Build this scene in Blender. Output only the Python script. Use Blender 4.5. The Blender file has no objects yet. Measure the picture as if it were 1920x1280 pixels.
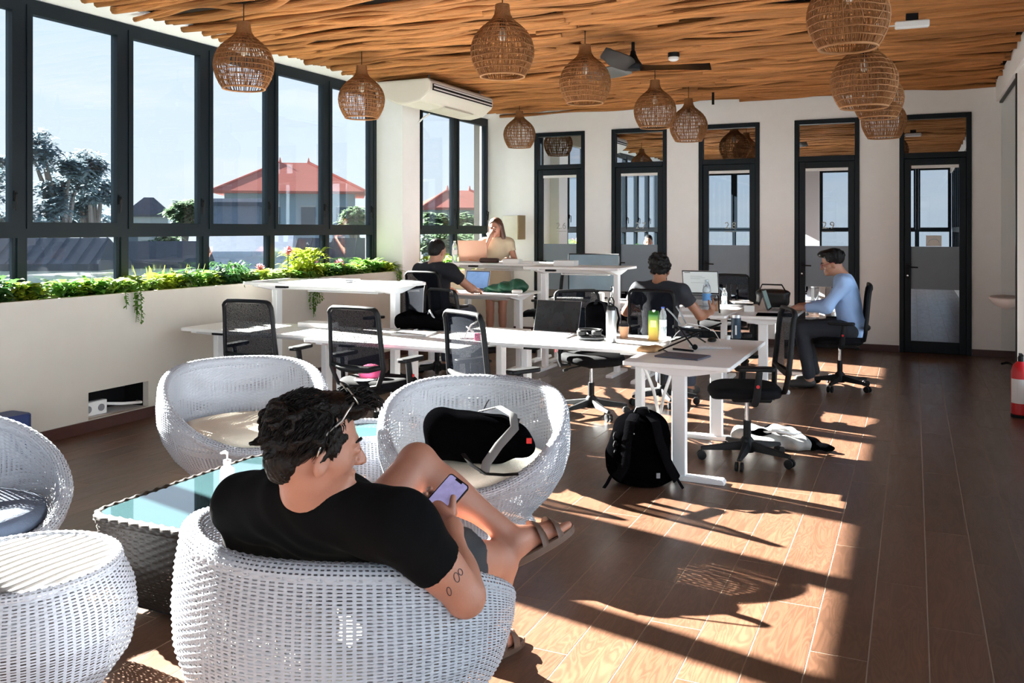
import bpy, bmesh, math, random
import numpy as np
from mathutils import Vector, Matrix, Quaternion
from mathutils.bvhtree import BVHTree
random.seed(7)
PI = math.pi
scene = bpy.context.scene
COL = scene.collection

# ---------------------------------------------------------------- camera
FPX, EYE = 1650.0, 1.55
YAW = math.atan2(754, FPX)
CY, SY = math.cos(YAW), math.sin(YAW)
cam_data = bpy.data.cameras.new('camera'); cam = bpy.data.objects.new('camera', cam_data)
COL.objects.link(cam); scene.camera = cam
cam.location = (0, 0, EYE); cam.rotation_euler = (PI/2, 0, YAW)
cam_data.sensor_width = 36.0; cam_data.lens = 36.0*FPX/1920
cam_data.shift_y = -210/1920; cam_data.clip_start = .05; cam_data.clip_end = 600

# ---------------------------------------------------------------- light
SUN_DIR = Vector((1, -.235, -.5425)).normalized()       # direction the sunlight travels
sun_data = bpy.data.lights.new('sun', 'SUN'); sun = bpy.data.objects.new('sun', sun_data)
COL.objects.link(sun); sun.location = (-30, 12, 20)
sun_data.energy = 48.0; sun_data.color = (1.0, .965, .915); sun_data.angle = math.radians(.55)
sun.rotation_euler = SUN_DIR.to_track_quat('-Z', 'Y').to_euler()
SKY_STRENGTH = 0.66
scene.view_settings.view_transform = 'Standard'
scene.view_settings.look = 'None'
scene.view_settings.gamma = 1.0
scene.view_settings.use_curve_mapping = False
scene.view_settings.exposure = 1.5
cy = scene.cycles
cy.max_bounces = 14; cy.diffuse_bounces = 10; cy.glossy_bounces = 6; cy.transparent_max_bounces = 24; cy.sample_clamp_indirect = 30

def build_world():
    w = bpy.data.worlds.new('sky'); scene.world = w; w.use_nodes = True
    nt = w.node_tree; nt.nodes.clear(); N = nt.nodes.new; L = nt.links.new
    out = N('ShaderNodeOutputWorld'); bg = N('ShaderNodeBackground')
    tc = N('ShaderNodeTexCoord'); sep = N('ShaderNodeSeparateXYZ')
    L(tc.outputs['Generated'], sep.inputs[0])
    ramp = N('ShaderNodeValToRGB'); e = ramp.color_ramp.elements
    e[0].position = 0.0; e[0].color = (.50, .56, .63, 1)
    e[1].position = 1.0; e[1].color = (.16, .34, .68, 1)
    for p, c in ((.10, (.42, .52, .64, 1)), (.28, (.34, .48, .66, 1)), (.55, (.28, .45, .70, 1))):
        x = e.new(p); x.color = c
    L(sep.outputs['Z'], ramp.inputs[0])
    # paler sky towards the sun, deeper blue away from it
    vm = N('ShaderNodeVectorMath'); vm.operation = 'DOT_PRODUCT'
    L(tc.outputs['Generated'], vm.inputs[0]); vm.inputs[1].default_value = tuple(-SUN_DIR)
    mr = N('ShaderNodeMapRange'); L(vm.outputs['Value'], mr.inputs[0])
    mr.inputs[1].default_value = -.3; mr.inputs[2].default_value = 1.0
    mr.inputs[3].default_value = 0.0; mr.inputs[4].default_value = .35
    mx = N('ShaderNodeMix'); mx.data_type = 'RGBA'
    L(mr.outputs[0], mx.inputs[0]); L(ramp.outputs[0], mx.inputs[6]); mx.inputs[7].default_value = (.58, .61, .64, 1)
    # thin clouds
    mp = N('ShaderNodeMapping'); mp.inputs['Scale'].default_value = (1.6, 1.6, 7.0)
    L(tc.outputs['Generated'], mp.inputs[0])
    nz = N('ShaderNodeTexNoise'); nz.inputs['Scale'].default_value = 2.3; nz.inputs['Detail'].default_value = 6
    L(mp.outputs[0], nz.inputs['Vector'])
    cr = N('ShaderNodeValToRGB'); cr.color_ramp.elements[0].position = .52; cr.color_ramp.elements[1].position = .72
    cr.color_ramp.elements[1].color = (.7, .7, .7, 1)
    L(nz.outputs['Fac'], cr.inputs[0])
    mc = N('ShaderNodeMix'); mc.data_type = 'RGBA'
    L(cr.outputs[0], mc.inputs[0]); L(mx.outputs[2], mc.inputs[6]); mc.inputs[7].default_value = (.62, .63, .65, 1)
    L(mc.outputs[2], bg.inputs[0]); bg.inputs[1].default_value = SKY_STRENGTH
    L(bg.outputs[0], out.inputs[0])
build_world()

# ---------------------------------------------------------------- helpers
def P(px, py, d):
    """world point seen at photo pixel (px, py) at depth d in front of the camera"""
    a = (px-960)/FPX*d
    return Vector((a*CY-d*SY, a*SY+d*CY, EYE-(py-430)/FPX*d))
def FL(px, py, z=0.0):
    """world point at height z seen at photo pixel (px, py)"""
    return P(px, py, (EYE-z)*FPX/(py-430))

def tag(o, label=None, cat=None, group=None, kind=None):
    if label: o['label'] = label
    if cat: o['category'] = cat
    if group: o['group'] = group
    if kind: o['kind'] = kind
    return o
def empty(name, loc=(0, 0, 0), rz=0.0):
    o = bpy.data.objects.new(name, None); COL.objects.link(o)
    o.location = loc; o.rotation_euler = (0, 0, rz); o.empty_display_size = .1
    return o
def copy_tree(o, parent=None):
    c = o.copy(); COL.objects.link(c); c.parent = parent
    for ch in list(o.children): copy_tree(ch, c)
    return c
def link_copy(o, name, parent, loc=None, rot=None, scale=None):
    c = bpy.data.objects.new(name, o if isinstance(o, bpy.types.Mesh) else o.data)
    COL.objects.link(c); c.parent = parent
    if loc is not None: c.location = loc
    if rot is not None: c.rotation_euler = rot
    if scale is not None: c.scale = scale
    return c

class MB:
    def __init__(s): s.v = []; s.f = []; s.uv = None
    def add(s, vs, fs):
        b = len(s.v); s.v.extend([tuple(v) for v in vs]); s.f.extend([tuple(i+b for i in f) for f in fs]); return s
    def box(s, c, size, rz=0.0, M=None):
        hx, hy, hz = size[0]/2, size[1]/2, size[2]/2
        R = M if M is not None else Matrix.Rotation(rz, 3, 'Z')
        vs = [Vector(c)+R@Vector((x*hx, y*hy, z*hz)) for x in (-1, 1) for y in (-1, 1) for z in (-1, 1)]
        return s.add(vs, [(0, 1, 3, 2), (4, 6, 7, 5), (0, 4, 5, 1), (2, 3, 7, 6), (0, 2, 6, 4), (1, 5, 7, 3)])
    def b2(s, x0, x1, y0, y1, z0, z1):
        return s.box(((x0+x1)/2, (y0+y1)/2, (z0+z1)/2), (abs(x1-x0), abs(y1-y0), abs(z1-z0)))
    def tube(s, pts, r, n=8, cap=True, closed=False, flat=None):
        pts = [Vector(p) for p in pts]; m = len(pts)
        rs = r if isinstance(r, (list, tuple)) else [r]*m
        up = Vector((0, 0, 1)); vs = []; prev = None
        for i, p in enumerate(pts):
            if closed: t = pts[(i+1) % m]-pts[i-1]
            else: t = pts[min(i+1, m-1)]-pts[max(i-1, 0)]
            t.normalize()
            if prev is None:
                a = up if abs(t.dot(up)) < .9 else Vector((1, 0, 0))
                nrm = (a-t*a.dot(t)).normalized()
            else:
                nrm = prev-t*prev.dot(t)
                nrm = nrm.normalized() if nrm.length > 1e-6 else t.orthogonal().normalized()
            prev = nrm; bn = t.cross(nrm)
            for k in range(n):
                a = 2*PI*k/n+PI/n
                q = nrm*math.cos(a)*rs[i]*(flat or 1)+bn*math.sin(a)*rs[i]
                vs.append(p+q)
        fs = []
        for i in range(m if closed else m-1):
            j = (i+1) % m
            for k in range(n):
                k2 = (k+1) % n
                fs.append((i*n+k, i*n+k2, j*n+k2, j*n+k))
        if cap and not closed:
            fs.append(tuple(range(n-1, -1, -1))); fs.append(tuple((m-1)*n+k for k in range(n)))
        return s.add(vs, fs)
    def lathe(s, prof, n=24, c=(0, 0, 0), cap0=True, cap1=True, M=None):
        vs = []; c = Vector(c)
        for r, z in prof:
            for k in range(n):
                a = 2*PI*k/n; q = Vector((r*math.cos(a), r*math.sin(a), z))
                vs.append(c+(M@q if M is not None else q))
        m = len(prof); fs = []
        for i in range(m-1):
            for k in range(n):
                k2 = (k+1) % n; fs.append((i*n+k, i*n+k2, (i+1)*n+k2, (i+1)*n+k))
        if cap0: fs.append(tuple(range(n-1, -1, -1)))
        if cap1: fs.append(tuple((m-1)*n+k for k in range(n)))
        return s.add(vs, fs)
    def prism(s, poly, z0, z1, M=None):
        n = len(poly); vs = [Vector((x, y, z)) for z in (z0, z1) for x, y in poly]
        if M is not None: vs = [M@v for v in vs]
        fs = [tuple(range(n-1, -1, -1)), tuple(n+i for i in range(n))]
        fs += [(i, (i+1) % n, n+(i+1) % n, n+i) for i in range(n)]
        return s.add(vs, fs)
    def grid(s, fn, nu, nv, closed_u=False, uv=None):
        b = len(s.v); U = nu if closed_u else nu+1
        for j in range(nv+1):
            for i in range(U): s.v.append(tuple(fn(i/nu, j/nv)))
        for j in range(nv):
            for i in range(nu):
                i2 = (i+1) % U
                s.f.append((b+j*U+i, b+j*U+i2, b+(j+1)*U+i2, b+(j+1)*U+i))
        return s
    def mesh(s, name, mat, smooth=False, bevel=0, seg=1):
        me = bpy.data.meshes.new(name)
        me.from_pydata(s.v, [], s.f)
        if bevel:
            bm = bmesh.new(); bm.from_mesh(me)
            es = [e for e in bm.edges if len(e.link_faces) == 2 and e.calc_face_angle(0) > .5]
            bmesh.ops.bevel(bm, geom=es, offset=bevel, segments=seg, affect='EDGES', profile=.6, clamp_overlap=True)
            bm.to_mesh(me); bm.free()
        if mat: me.materials.append(mat)
        if smooth:
            me.polygons.foreach_set('use_smooth', [True]*len(me.polygons))
            if smooth == 'angle': me.set_sharp_from_angle(angle=math.radians(40))
        me.update()
        return me
    def build(s, name, mat, parent=None, smooth=False, bevel=0, seg=1, loc=None, rz=0.0):
        o = bpy.data.objects.new(name, s.mesh(name, mat, smooth, bevel, seg)); COL.objects.link(o)
        o.parent = parent
        if loc is not None: o.location = loc
        if rz: o.rotation_euler = (0, 0, rz)
        return o

def rbox(x0, x1, y0, y1, z0, z1): return MB().b2(x0, x1, y0, y1, z0, z1)
def rrect(hx, hy, r, n=6):
    pts = []
    for cx, cy, a0 in ((hx-r, hy-r, 0), (-hx+r, hy-r, PI/2), (-hx+r, -hy+r, PI), (hx-r, -hy+r, 1.5*PI)):
        for k in range(n+1):
            a = a0+PI/2*k/n; pts.append((cx+r*math.cos(a), cy+r*math.sin(a)))
    return pts

# ---------------------------------------------------------------- materials
MATS = {}
def mat(name, col, rough=.6, metal=0.0, var=.08, scale=8.0, bump=0.0, bscale=60.0, spec=.5, objvar=0.0,
        stretch=(1, 1, 1), trans=0.0, emit=None, sub=0.0, alpha=None, coat=0.0):
    if name in MATS: return MATS[name]
    m = bpy.data.materials.new(name); m.use_nodes = True; MATS[name] = m
    nt = m.node_tree; N = nt.nodes.new; L = nt.links.new
    b = nt.nodes['Principled BSDF']
    tc = N('ShaderNodeTexCoord'); mp = N('ShaderNodeMapping'); mp.inputs['Scale'].default_value = stretch
    L(tc.outputs['Object'], mp.inputs[0])
    nz = N('ShaderNodeTexNoise'); nz.inputs['Scale'].default_value = scale; nz.inputs['Detail'].default_value = 5
    L(mp.outputs[0], nz.inputs['Vector'])
    mx = N('ShaderNodeMix'); mx.data_type = 'RGBA'
    c = Vector(col)
    mx.inputs[6].default_value = (*(c*(1-var)), 1); mx.inputs[7].default_value = (*[min(1, v*(1+var)) for v in c], 1)
    L(nz.outputs['Fac'], mx.inputs[0])
    src = mx.outputs[2]
    if objvar:
        oi = N('ShaderNodeObjectInfo'); mr = N('ShaderNodeMapRange')
        L(oi.outputs['Random'], mr.inputs[0]); mr.inputs[3].default_value = 1-objvar; mr.inputs[4].default_value = 1+objvar
        hs = N('ShaderNodeHueSaturation'); L(mr.outputs[0], hs.inputs['Value']); L(src, hs.inputs['Color']); src = hs.outputs[0]
    L(src, b.inputs['Base Color'])
    b.inputs['Roughness'].default_value = rough; b.inputs['Metallic'].default_value = metal
    b.inputs['Specular IOR Level'].default_value = spec
    if trans: b.inputs['Transmission Weight'].default_value = trans
    if coat: b.inputs['Coat Weight'].default_value = coat
    if sub:
        b.inputs['Subsurface Weight'].default_value = sub; b.inputs['Subsurface Radius'].default_value = (.02, .008, .004)
        b.inputs['Subsurface Scale'].default_value = .4
    if emit: b.inputs['Emission Color'].default_value = (*emit[0], 1); b.inputs['Emission Strength'].default_value = emit[1]
    if alpha is not None: b.inputs['Alpha'].default_value = alpha
    if bump:
        n2 = N('ShaderNodeTexNoise'); n2.inputs['Scale'].default_value = bscale; n2.inputs['Detail'].default_value = 4
        L(mp.outputs[0], n2.inputs['Vector'])
        bp = N('ShaderNodeBump'); bp.inputs['Strength'].default_value = bump; bp.inputs['Distance'].default_value = .02
        L(n2.outputs['Fac'], bp.inputs['Height']); L(bp.outputs[0], b.inputs['Normal'])
    return m

def glass_mat(name, tint=(1, 1, 1), gloss=.06, gcol=(1, 1, 1), rough=0.0, blend=.0):
    """clear pane: see-through mixed with a mirror that grows at grazing angles"""
    if name in MATS: return MATS[name]
    m = bpy.data.materials.new(name); m.use_nodes = True; MATS[name] = m
    nt = m.node_tree; nt.nodes.clear(); N = nt.nodes.new; L = nt.links.new
    o = N('ShaderNodeOutputMaterial'); t = N('ShaderNodeBsdfTransparent'); t.inputs[0].default_value = (*tint, 1)
    g = N('ShaderNodeBsdfGlossy'); g.inputs[0].default_value = (*gcol, 1); g.inputs['Roughness'].default_value = rough
    lw = N('ShaderNodeLayerWeight'); lw.inputs[0].default_value = .5
    pw = N('ShaderNodeMath'); pw.operation = 'POWER'; L(lw.outputs['Facing'], pw.inputs[0]); pw.inputs[1].default_value = 4.0
    mr = N('ShaderNodeMapRange'); L(pw.outputs[0], mr.inputs[0]); mr.inputs[3].default_value = gloss; mr.inputs[4].default_value = min(1, gloss+.75)
    nz = N('ShaderNodeTexNoise'); nz.inputs['Scale'].default_value = 1.5
    ad = N('ShaderNodeMath'); ad.operation = 'MULTIPLY_ADD'; L(nz.outputs['Fac'], ad.inputs[0]); ad.inputs[1].default_value = .02
    L(mr.outputs[0], ad.inputs[2])
    mx = N('ShaderNodeMixShader'); L(ad.outputs[0], mx.inputs[0]); L(t.outputs[0], mx.inputs[1]); L(g.outputs[0], mx.inputs[2])
    L(mx.outputs[0], o.inputs[0])
    return m

def mesh_fabric(name, col, open_=.4, scale=260.0):
    """woven mesh: fine see-through holes"""
    m = mat(name, col, rough=.95, var=.1, spec=.04)
    nt = m.node_tree; N = nt.nodes.new; L = nt.links.new; b = nt.nodes['Principled BSDF']
    tc = N('ShaderNodeTexCoord'); ck = N('ShaderNodeTexNoise'); ck.inputs['Scale'].default_value = scale
    L(tc.outputs['Object'], ck.inputs['Vector'])
    mr = N('ShaderNodeMapRange'); L(ck.outputs['Fac'], mr.inputs[0]); mr.inputs[1].default_value = .35; mr.inputs[2].default_value = .65
    mr.inputs[3].default_value = 1-open_*2 if open_ < .5 else 0; mr.inputs[4].default_value = 1
    L(mr.outputs[0], b.inputs['Alpha'])
    return m

def leaf_mat(name, col, var=.25):
    m = mat(name, col, rough=.45, var=var, scale=3.0, objvar=.12)
    nt = m.node_tree; N = nt.nodes.new; L = nt.links.new; b = nt.nodes['Principled BSDF']; o = nt.nodes['Material Output']
    tr = N('ShaderNodeBsdfTranslucent'); src = b.inputs['Base Color'].links[0].from_socket; L(src, tr.inputs[0])
    mx = N('ShaderNodeMixShader'); mx.inputs[0].default_value = .5
    L(b.outputs[0], mx.inputs[1]); L(tr.outputs[0], mx.inputs[2]); L(mx.outputs[0], o.inputs[0])
    return m

def wicker_mat(name, col, col2, hole=.30):
    """strands with small open gaps, laid along the UVs (u: stakes, v: rows)"""
    m = mat(name, col, rough=.5, var=.10, scale=14, spec=.35)
    nt = m.node_tree; N = nt.nodes.new; L = nt.links.new; b = nt.nodes['Principled BSDF']
    uv = N('ShaderNodeUVMap'); uv.uv_map = 'weave'; sp = N('ShaderNodeSeparateXYZ'); L(uv.outputs[0], sp.inputs[0])
    def fr(sock, off):
        a = N('ShaderNodeMath'); a.operation = 'FRACT'; L(sock, a.inputs[0])
        s_ = N('ShaderNodeMath'); s_.operation = 'SUBTRACT'; L(a.outputs[0], s_.inputs[0]); s_.inputs[1].default_value = .5
        c_ = N('ShaderNodeMath'); c_.operation = 'ABSOLUTE'; L(s_.outputs[0], c_.inputs[0]); return c_.outputs[0]
    fu, fv = fr(sp.outputs[0], 0), fr(sp.outputs[1], 0)
    g1 = N('ShaderNodeMath'); g1.operation = 'GREATER_THAN'; L(fv, g1.inputs[0]); g1.inputs[1].default_value = .5-hole*.45
    g2 = N('ShaderNodeMath'); g2.operation = 'LESS_THAN'; L(fu, g2.inputs[0]); g2.inputs[1].default_value = .30
    mu = N('ShaderNodeMath'); mu.operation = 'MULTIPLY'; L(g1.outputs[0], mu.inputs[0]); L(g2.outputs[0], mu.inputs[1])
    iv = N('ShaderNodeMath'); iv.operation = 'SUBTRACT'; iv.inputs[0].default_value = 1.0; L(mu.outputs[0], iv.inputs[1])
    L(iv.outputs[0], b.inputs['Alpha'])
    return m

M_wall = mat('cream_plaster', (.89, .895, .895), .85, var=.03, bump=.05, bscale=40)
M_planter = mat('planter_plaster', (.50, .47, .415), .85, var=.04, bump=.05, bscale=30)
M_white = mat('white_paint', (.80, .80, .79), .5, var=.02)
M_desk = mat('white_laminate', (.78, .78, .77), .38, var=.03, scale=3)
M_metalw = mat('white_steel', (.78, .79, .80), .4, var=.02)
M_frame = mat('navy_black_aluminium', (.004, .0095, .0145), .45, var=.15, spec=.25)
M_grout = mat('light_grout', (.24, .175, .12), .8, var=.1)
M_skirt = mat('dark_red_skirting', (.055, .018, .014), .4, var=.2)
M_black = mat('black_plastic', (.0045, .0048, .0058), .55, var=.2, spec=.22)
M_blackf = mat('black_fabric', (.0018, .0018, .0022), .95, spec=.02, var=.3, bump=.2, bscale=150)
def matte(m):
    """swap the glossy-capable shader for a plain matte one (deep black cloth)"""
    nt = m.node_tree; b = nt.nodes['Principled BSDF']; d = nt.nodes.new('ShaderNodeBsdfDiffuse'); d.inputs['Roughness'].default_value = 1
    nt.links.new(b.inputs['Base Color'].links[0].from_socket, d.inputs['Color'])
    if b.inputs['Normal'].links: nt.links.new(b.inputs['Normal'].links[0].from_socket, d.inputs['Normal'])
    nt.links.new(d.outputs[0], nt.nodes['Material Output'].inputs[0]); return m
matte(M_blackf)
M_web = matte(mat('black_webbing', (.005, .005, .006), .9, var=.2, bump=.2, bscale=120))
M_seat = mat('black_seat_fabric', (.004, .004, .005), .9, spec=.12, var=.25, bump=.25, bscale=220)
M_chrome = mat('chrome', (.75, .75, .76), .18, metal=1.0, var=.03)
M_steel = mat('brushed_steel', (.34, .34, .34), .36, metal=1.0, var=.08, stretch=(1, 1, .05), scale=40)
M_red = mat('red_enamel', (.55, .01, .015), .35, var=.1)
M_mesh = mesh_fabric('chair_mesh', (.007, .009, .014), .14)
M_wick = wicker_mat('white_wicker', (.36, .38, .42), (.5, .5, .5), .40)
M_wickd = wicker_mat('brown_wicker', (.020, .0145, .011), (.03, .02, .015), .08)
M_cush = mat('cream_cushion', (.72, .66, .54), .9, var=.05, bump=.2, bscale=120)
M_cushd = mat('grey_blue_cushion', (.10, .13, .19), .9, var=.08, bump=.2, bscale=120)
M_glasswin = glass_mat('window_glass', (.97, .985, .98), .03)
M_rattan = mat('rattan', (.30, .132, .048), .6, var=.25, scale=20, spec=.3)
M_rattand = mat('rattan_rim', (.36, .17, .07), .6, var=.2, scale=20, spec=.3)
M_skin = mat('skin', (.37, .165, .108), .5, var=.10, scale=18, sub=.12, bump=.06, bscale=200)
M_skin2 = mat('skin_light', (.40, .20, .13), .5, var=.08, scale=18, sub=.1)
M_skin3 = mat('skin_tan', (.30, .135, .078), .5, var=.08, scale=18, sub=.1)
M_hair = mat('black_hair', (.006, .005, .005), .45, spec=.18, var=.4, scale=60, stretch=(1, 1, .3), bump=.5, bscale=90)
M_hairbr = mat('brown_hair', (.075, .027, .013), .42, var=.4, scale=60, stretch=(1, 1, .2), bump=.4, bscale=90)
M_tee = mat('black_cotton', (.0028, .0028, .0032), .95, spec=.10, var=.2, bump=.15, bscale=14)
M_navy = mat('navy_cotton', (.007, .008, .013), .9, var=.2, bump=.15, bscale=14)
M_blue = mat('sky_blue_cotton', (.33, .49, .78), .85, var=.08, bump=.2, bscale=16)
M_beige = mat('beige_cotton', (.42, .33, .23), .9, var=.1, bump=.2, bscale=16)
M_grey = mat('grey_plastic', (.22, .23, .25), .5, var=.05)
M_silver = mat('silver_aluminium', (.55, .56, .58), .35, metal=.9, var=.03)
M_paper = mat('white_paper', (.80, .79, .76), .8, var=.03)
M_screen = mat('dark_glossy_screen', (.012, .014, .016), .12, var=.5, scale=14)  # near-black tone varied by noise
M_green = mat('dark_green_nylon', (.008, .075, .040), .55, var=.2, bump=.2, bscale=30)
M_kraft = mat('brown_card', (.34, .17, .09), .7, var=.08)
M_leaf1 = leaf_mat('leaf_green', (.10, .24, .03))
M_leaf2 = leaf_mat('leaf_yellow_green', (.30, .38, .03))
M_leaf3 = leaf_mat('leaf_dark', (.035, .105, .024))
M_leaf4 = leaf_mat('leaf_pale', (.26, .36, .11))
M_pink = leaf_mat('pink_petal', (.62, .26, .28), .15)
# ---------------------------------------------------------------- smooth solids (for bodies, hair, clothes and bags)
def cone(a, b, ra, rb, k=.02, **kw): return dict(t='c', a=Vector(a), b=Vector(b), ra=ra, rb=rb, k=k, **kw)
def ell(c, r, R=None, k=.02, **kw): return dict(t='e', c=Vector(c), r=Vector(r), R=R, k=k, **kw)
def rb(c, h, r, R=None, k=.01, **kw): return dict(t='b', c=Vector(c), h=Vector(h), r=r, R=R, k=k, **kw)

def _sd(p, X, Y, Z):
    if p['t'] == 'c':
        a, b = p['a'], p['b']; ab = b-a; L2 = max(ab.length_squared, 1e-9)
        h = np.clip(((X-a.x)*ab.x+(Y-a.y)*ab.y+(Z-a.z)*ab.z)/L2, 0, 1)
        dx = X-a.x-ab.x*h; dy = Y-a.y-ab.y*h; dz = Z-a.z-ab.z*h
        return np.sqrt(dx*dx+dy*dy+dz*dz)-(p['ra']+(p['rb']-p['ra'])*h)
    c = p['c']; dx, dy, dz = X-c.x, Y-c.y, Z-c.z
    if p['R'] is not None:
        R = p['R']
        dx, dy, dz = [R[0][i]*dx+R[1][i]*dy+R[2][i]*dz for i in range(3)]
    if p['t'] == 'e':
        r = p['r']
        k0 = np.sqrt((dx/r.x)**2+(dy/r.y)**2+(dz/r.z)**2)
        k1 = np.sqrt((dx/r.x**2)**2+(dy/r.y**2)**2+(dz/r.z**2)**2)+1e-9
        return k0*(k0-1)/k1
    h = p['h']; rr = p['r']
    qx, qy, qz = np.abs(dx)-h.x+rr, np.abs(dy)-h.y+rr, np.abs(dz)-h.z+rr
    return np.sqrt(np.maximum(qx, 0)**2+np.maximum(qy, 0)**2+np.maximum(qz, 0)**2)+np.minimum(np.maximum(qx, np.maximum(qy, qz)), 0)-rr

def _bb(p):
    if p['t'] == 'c':
        m = max(p['ra'], p['rb'])
        return [min(p['a'][i], p['b'][i])-m for i in range(3)], [max(p['a'][i], p['b'][i])+m for i in range(3)]
    m = max(p['r']) if p['t'] == 'e' else p['h'].length
    return [p['c'][i]-m for i in range(3)], [p['c'][i]+m for i in range(3)]

def sdf_mesh(name, prims, res, mat_, parent=None, noise=None, planes=(), smooth=1):
    lo = np.array([1e9]*3); hi = -lo
    for p in prims:
        if p.get('op') == '-': continue
        a, b = _bb(p); lo = np.minimum(lo, a); hi = np.maximum(hi, b)
    lo -= res*3; hi += res*3
    n = np.ceil((hi-lo)/res).astype(int)+1
    ax = [lo[i]+res*np.arange(n[i]) for i in range(3)]
    F = np.full(n, 1.0, np.float32)
    for p in prims:
        a, b = _bb(p); mg = p['k']+res*3
        i0 = [max(0, int((a[i]-mg-lo[i])/res)) for i in range(3)]
        i1 = [min(n[i], int((b[i]+mg-lo[i])/res)+2) for i in range(3)]
        if any(i1[i] <= i0[i] for i in range(3)): continue
        X = ax[0][i0[0]:i1[0], None, None]; Y = ax[1][None, i0[1]:i1[1], None]; Z = ax[2][None, None, i0[2]:i1[2]]
        d = _sd(p, X, Y, Z)
        for pt, nn in p.get('clip', ()):
            d = np.maximum(d, (X-pt[0])*nn[0]+(Y-pt[1])*nn[1]+(Z-pt[2])*nn[2])
        S = F[i0[0]:i1[0], i0[1]:i1[1], i0[2]:i1[2]]; k = max(p['k'], 1e-4)
        if p.get('op') == '-':
            h = np.clip(.5-.5*(S+d)/k, 0, 1); S[...] = S*(1-h)+(-d)*h+k*h*(1-h)
        else:
            h = np.clip(.5+.5*(d-S)/k, 0, 1); S[...] = d*(1-h)+S*h-k*h*(1-h)
    X = ax[0][:, None, None]; Y = ax[1][None, :, None]; Z = ax[2][None, None, :]
    if noise is not None: F += noise(X, Y, Z).astype(np.float32)
    for pt, nn in planes:
        F = np.maximum(F, ((X-pt[0])*nn[0]+(Y-pt[1])*nn[1]+(Z-pt[2])*nn[2]).astype(np.float32))
    F[0] = F[-1] = 1; F[:, 0] = F[:, -1] = 1; F[:, :, 0] = F[:, :, -1] = 1
    I = F < 0
    cnt = np.zeros(n-1, np.int8)
    for dx in (0, 1):
        for dy in (0, 1):
            for dz in (0, 1): cnt += I[dx:n[0]-1+dx, dy:n[1]-1+dy, dz:n[2]-1+dz]
    cells = np.argwhere((cnt > 0) & (cnt < 8))
    idx = np.full(n-1, -1, np.int32); idx[tuple(cells.T)] = np.arange(len(cells))
    acc = np.zeros((len(cells), 3)); num = np.zeros(len(cells))
    cor = [(x, y, z) for x in (0, 1) for y in (0, 1) for z in (0, 1)]
    for A in cor:
        for ai in range(3):
            if A[ai]: continue
            B = list(A); B[ai] = 1
            fa = F[tuple((cells+A).T)]; fb = F[tuple((cells+B).T)]
            m = (fa < 0) != (fb < 0); t = np.where(m, fa/np.where(m, fa-fb, 1), 0)
            q = np.array(A, float)[None, :].repeat(len(cells), 0); q[:, ai] = t
            acc[m] += q[m]; num[m] += 1
    V = lo+(cells+acc/np.maximum(num, 1)[:, None])*res
    faces = []
    for ai in range(3):
        sl0 = [slice(1, n[i]-1) for i in range(3)]; sl0[ai] = slice(0, n[ai]-1)
        sl1 = list(sl0); sl1[ai] = slice(1, n[ai])
        i0, i1 = I[tuple(sl0)], I[tuple(sl1)]
        off = [1, 1, 1]; off[ai] = 0
        E = np.argwhere(i0 != i1); flip = i0[tuple(E.T)]; E = E+off
        b_, c_ = (ai+1) % 3, (ai+2) % 3
        def at(db, dc):
            q = E.copy(); q[:, b_] -= db; q[:, c_] -= dc; return idx[tuple(q.T)]
        Q = np.stack([at(1, 1), at(0, 1), at(0, 0), at(1, 0)], 1)
        Q[~flip] = Q[~flip][:, ::-1]; faces.append(Q)
    Fc = np.concatenate(faces)
    for _ in range(smooth):
        s_ = np.zeros_like(V); c_ = np.zeros(len(V))
        for a in range(4):
            u, w = Fc[:, a], Fc[:, (a+1) % 4]
            np.add.at(s_, u, V[w]); np.add.at(c_, u, 1); np.add.at(s_, w, V[u]); np.add.at(c_, w, 1)
        V = V*.5+.5*s_/np.maximum(c_, 1)[:, None]
    me = bpy.data.meshes.new(name)
    me.vertices.add(len(V)); me.vertices.foreach_set('co', V.astype(np.float32).ravel())
    me.loops.add(len(Fc)*4); me.loops.foreach_set('vertex_index', Fc.astype(np.int32).ravel())
    me.polygons.add(len(Fc)); me.polygons.foreach_set('loop_start', np.arange(len(Fc), dtype=np.int32)*4)
    me.polygons.foreach_set('use_smooth', np.ones(len(Fc), bool))
    me.update(calc_edges=True); me.validate()
    if mat_: me.materials.append(mat_)
    o = bpy.data.objects.new(name, me); COL.objects.link(o); o.parent = parent
    return o
def attach(o, parent):
    """parent a mesh built in world coordinates to a root that stands elsewhere"""
    o.parent = parent
    o.matrix_parent_inverse = parent.matrix_basis.inverted()
    return o

# ---------------------------------------------------------------- the room
XW, XP, YB, XR, YR = -6.18, -5.75, 12.15, .93, -2.6     # window plane, planter face, back wall, right wall, rear wall
ZC = 3.27

def struct(o): o['kind'] = 'structure'; return o

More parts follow.
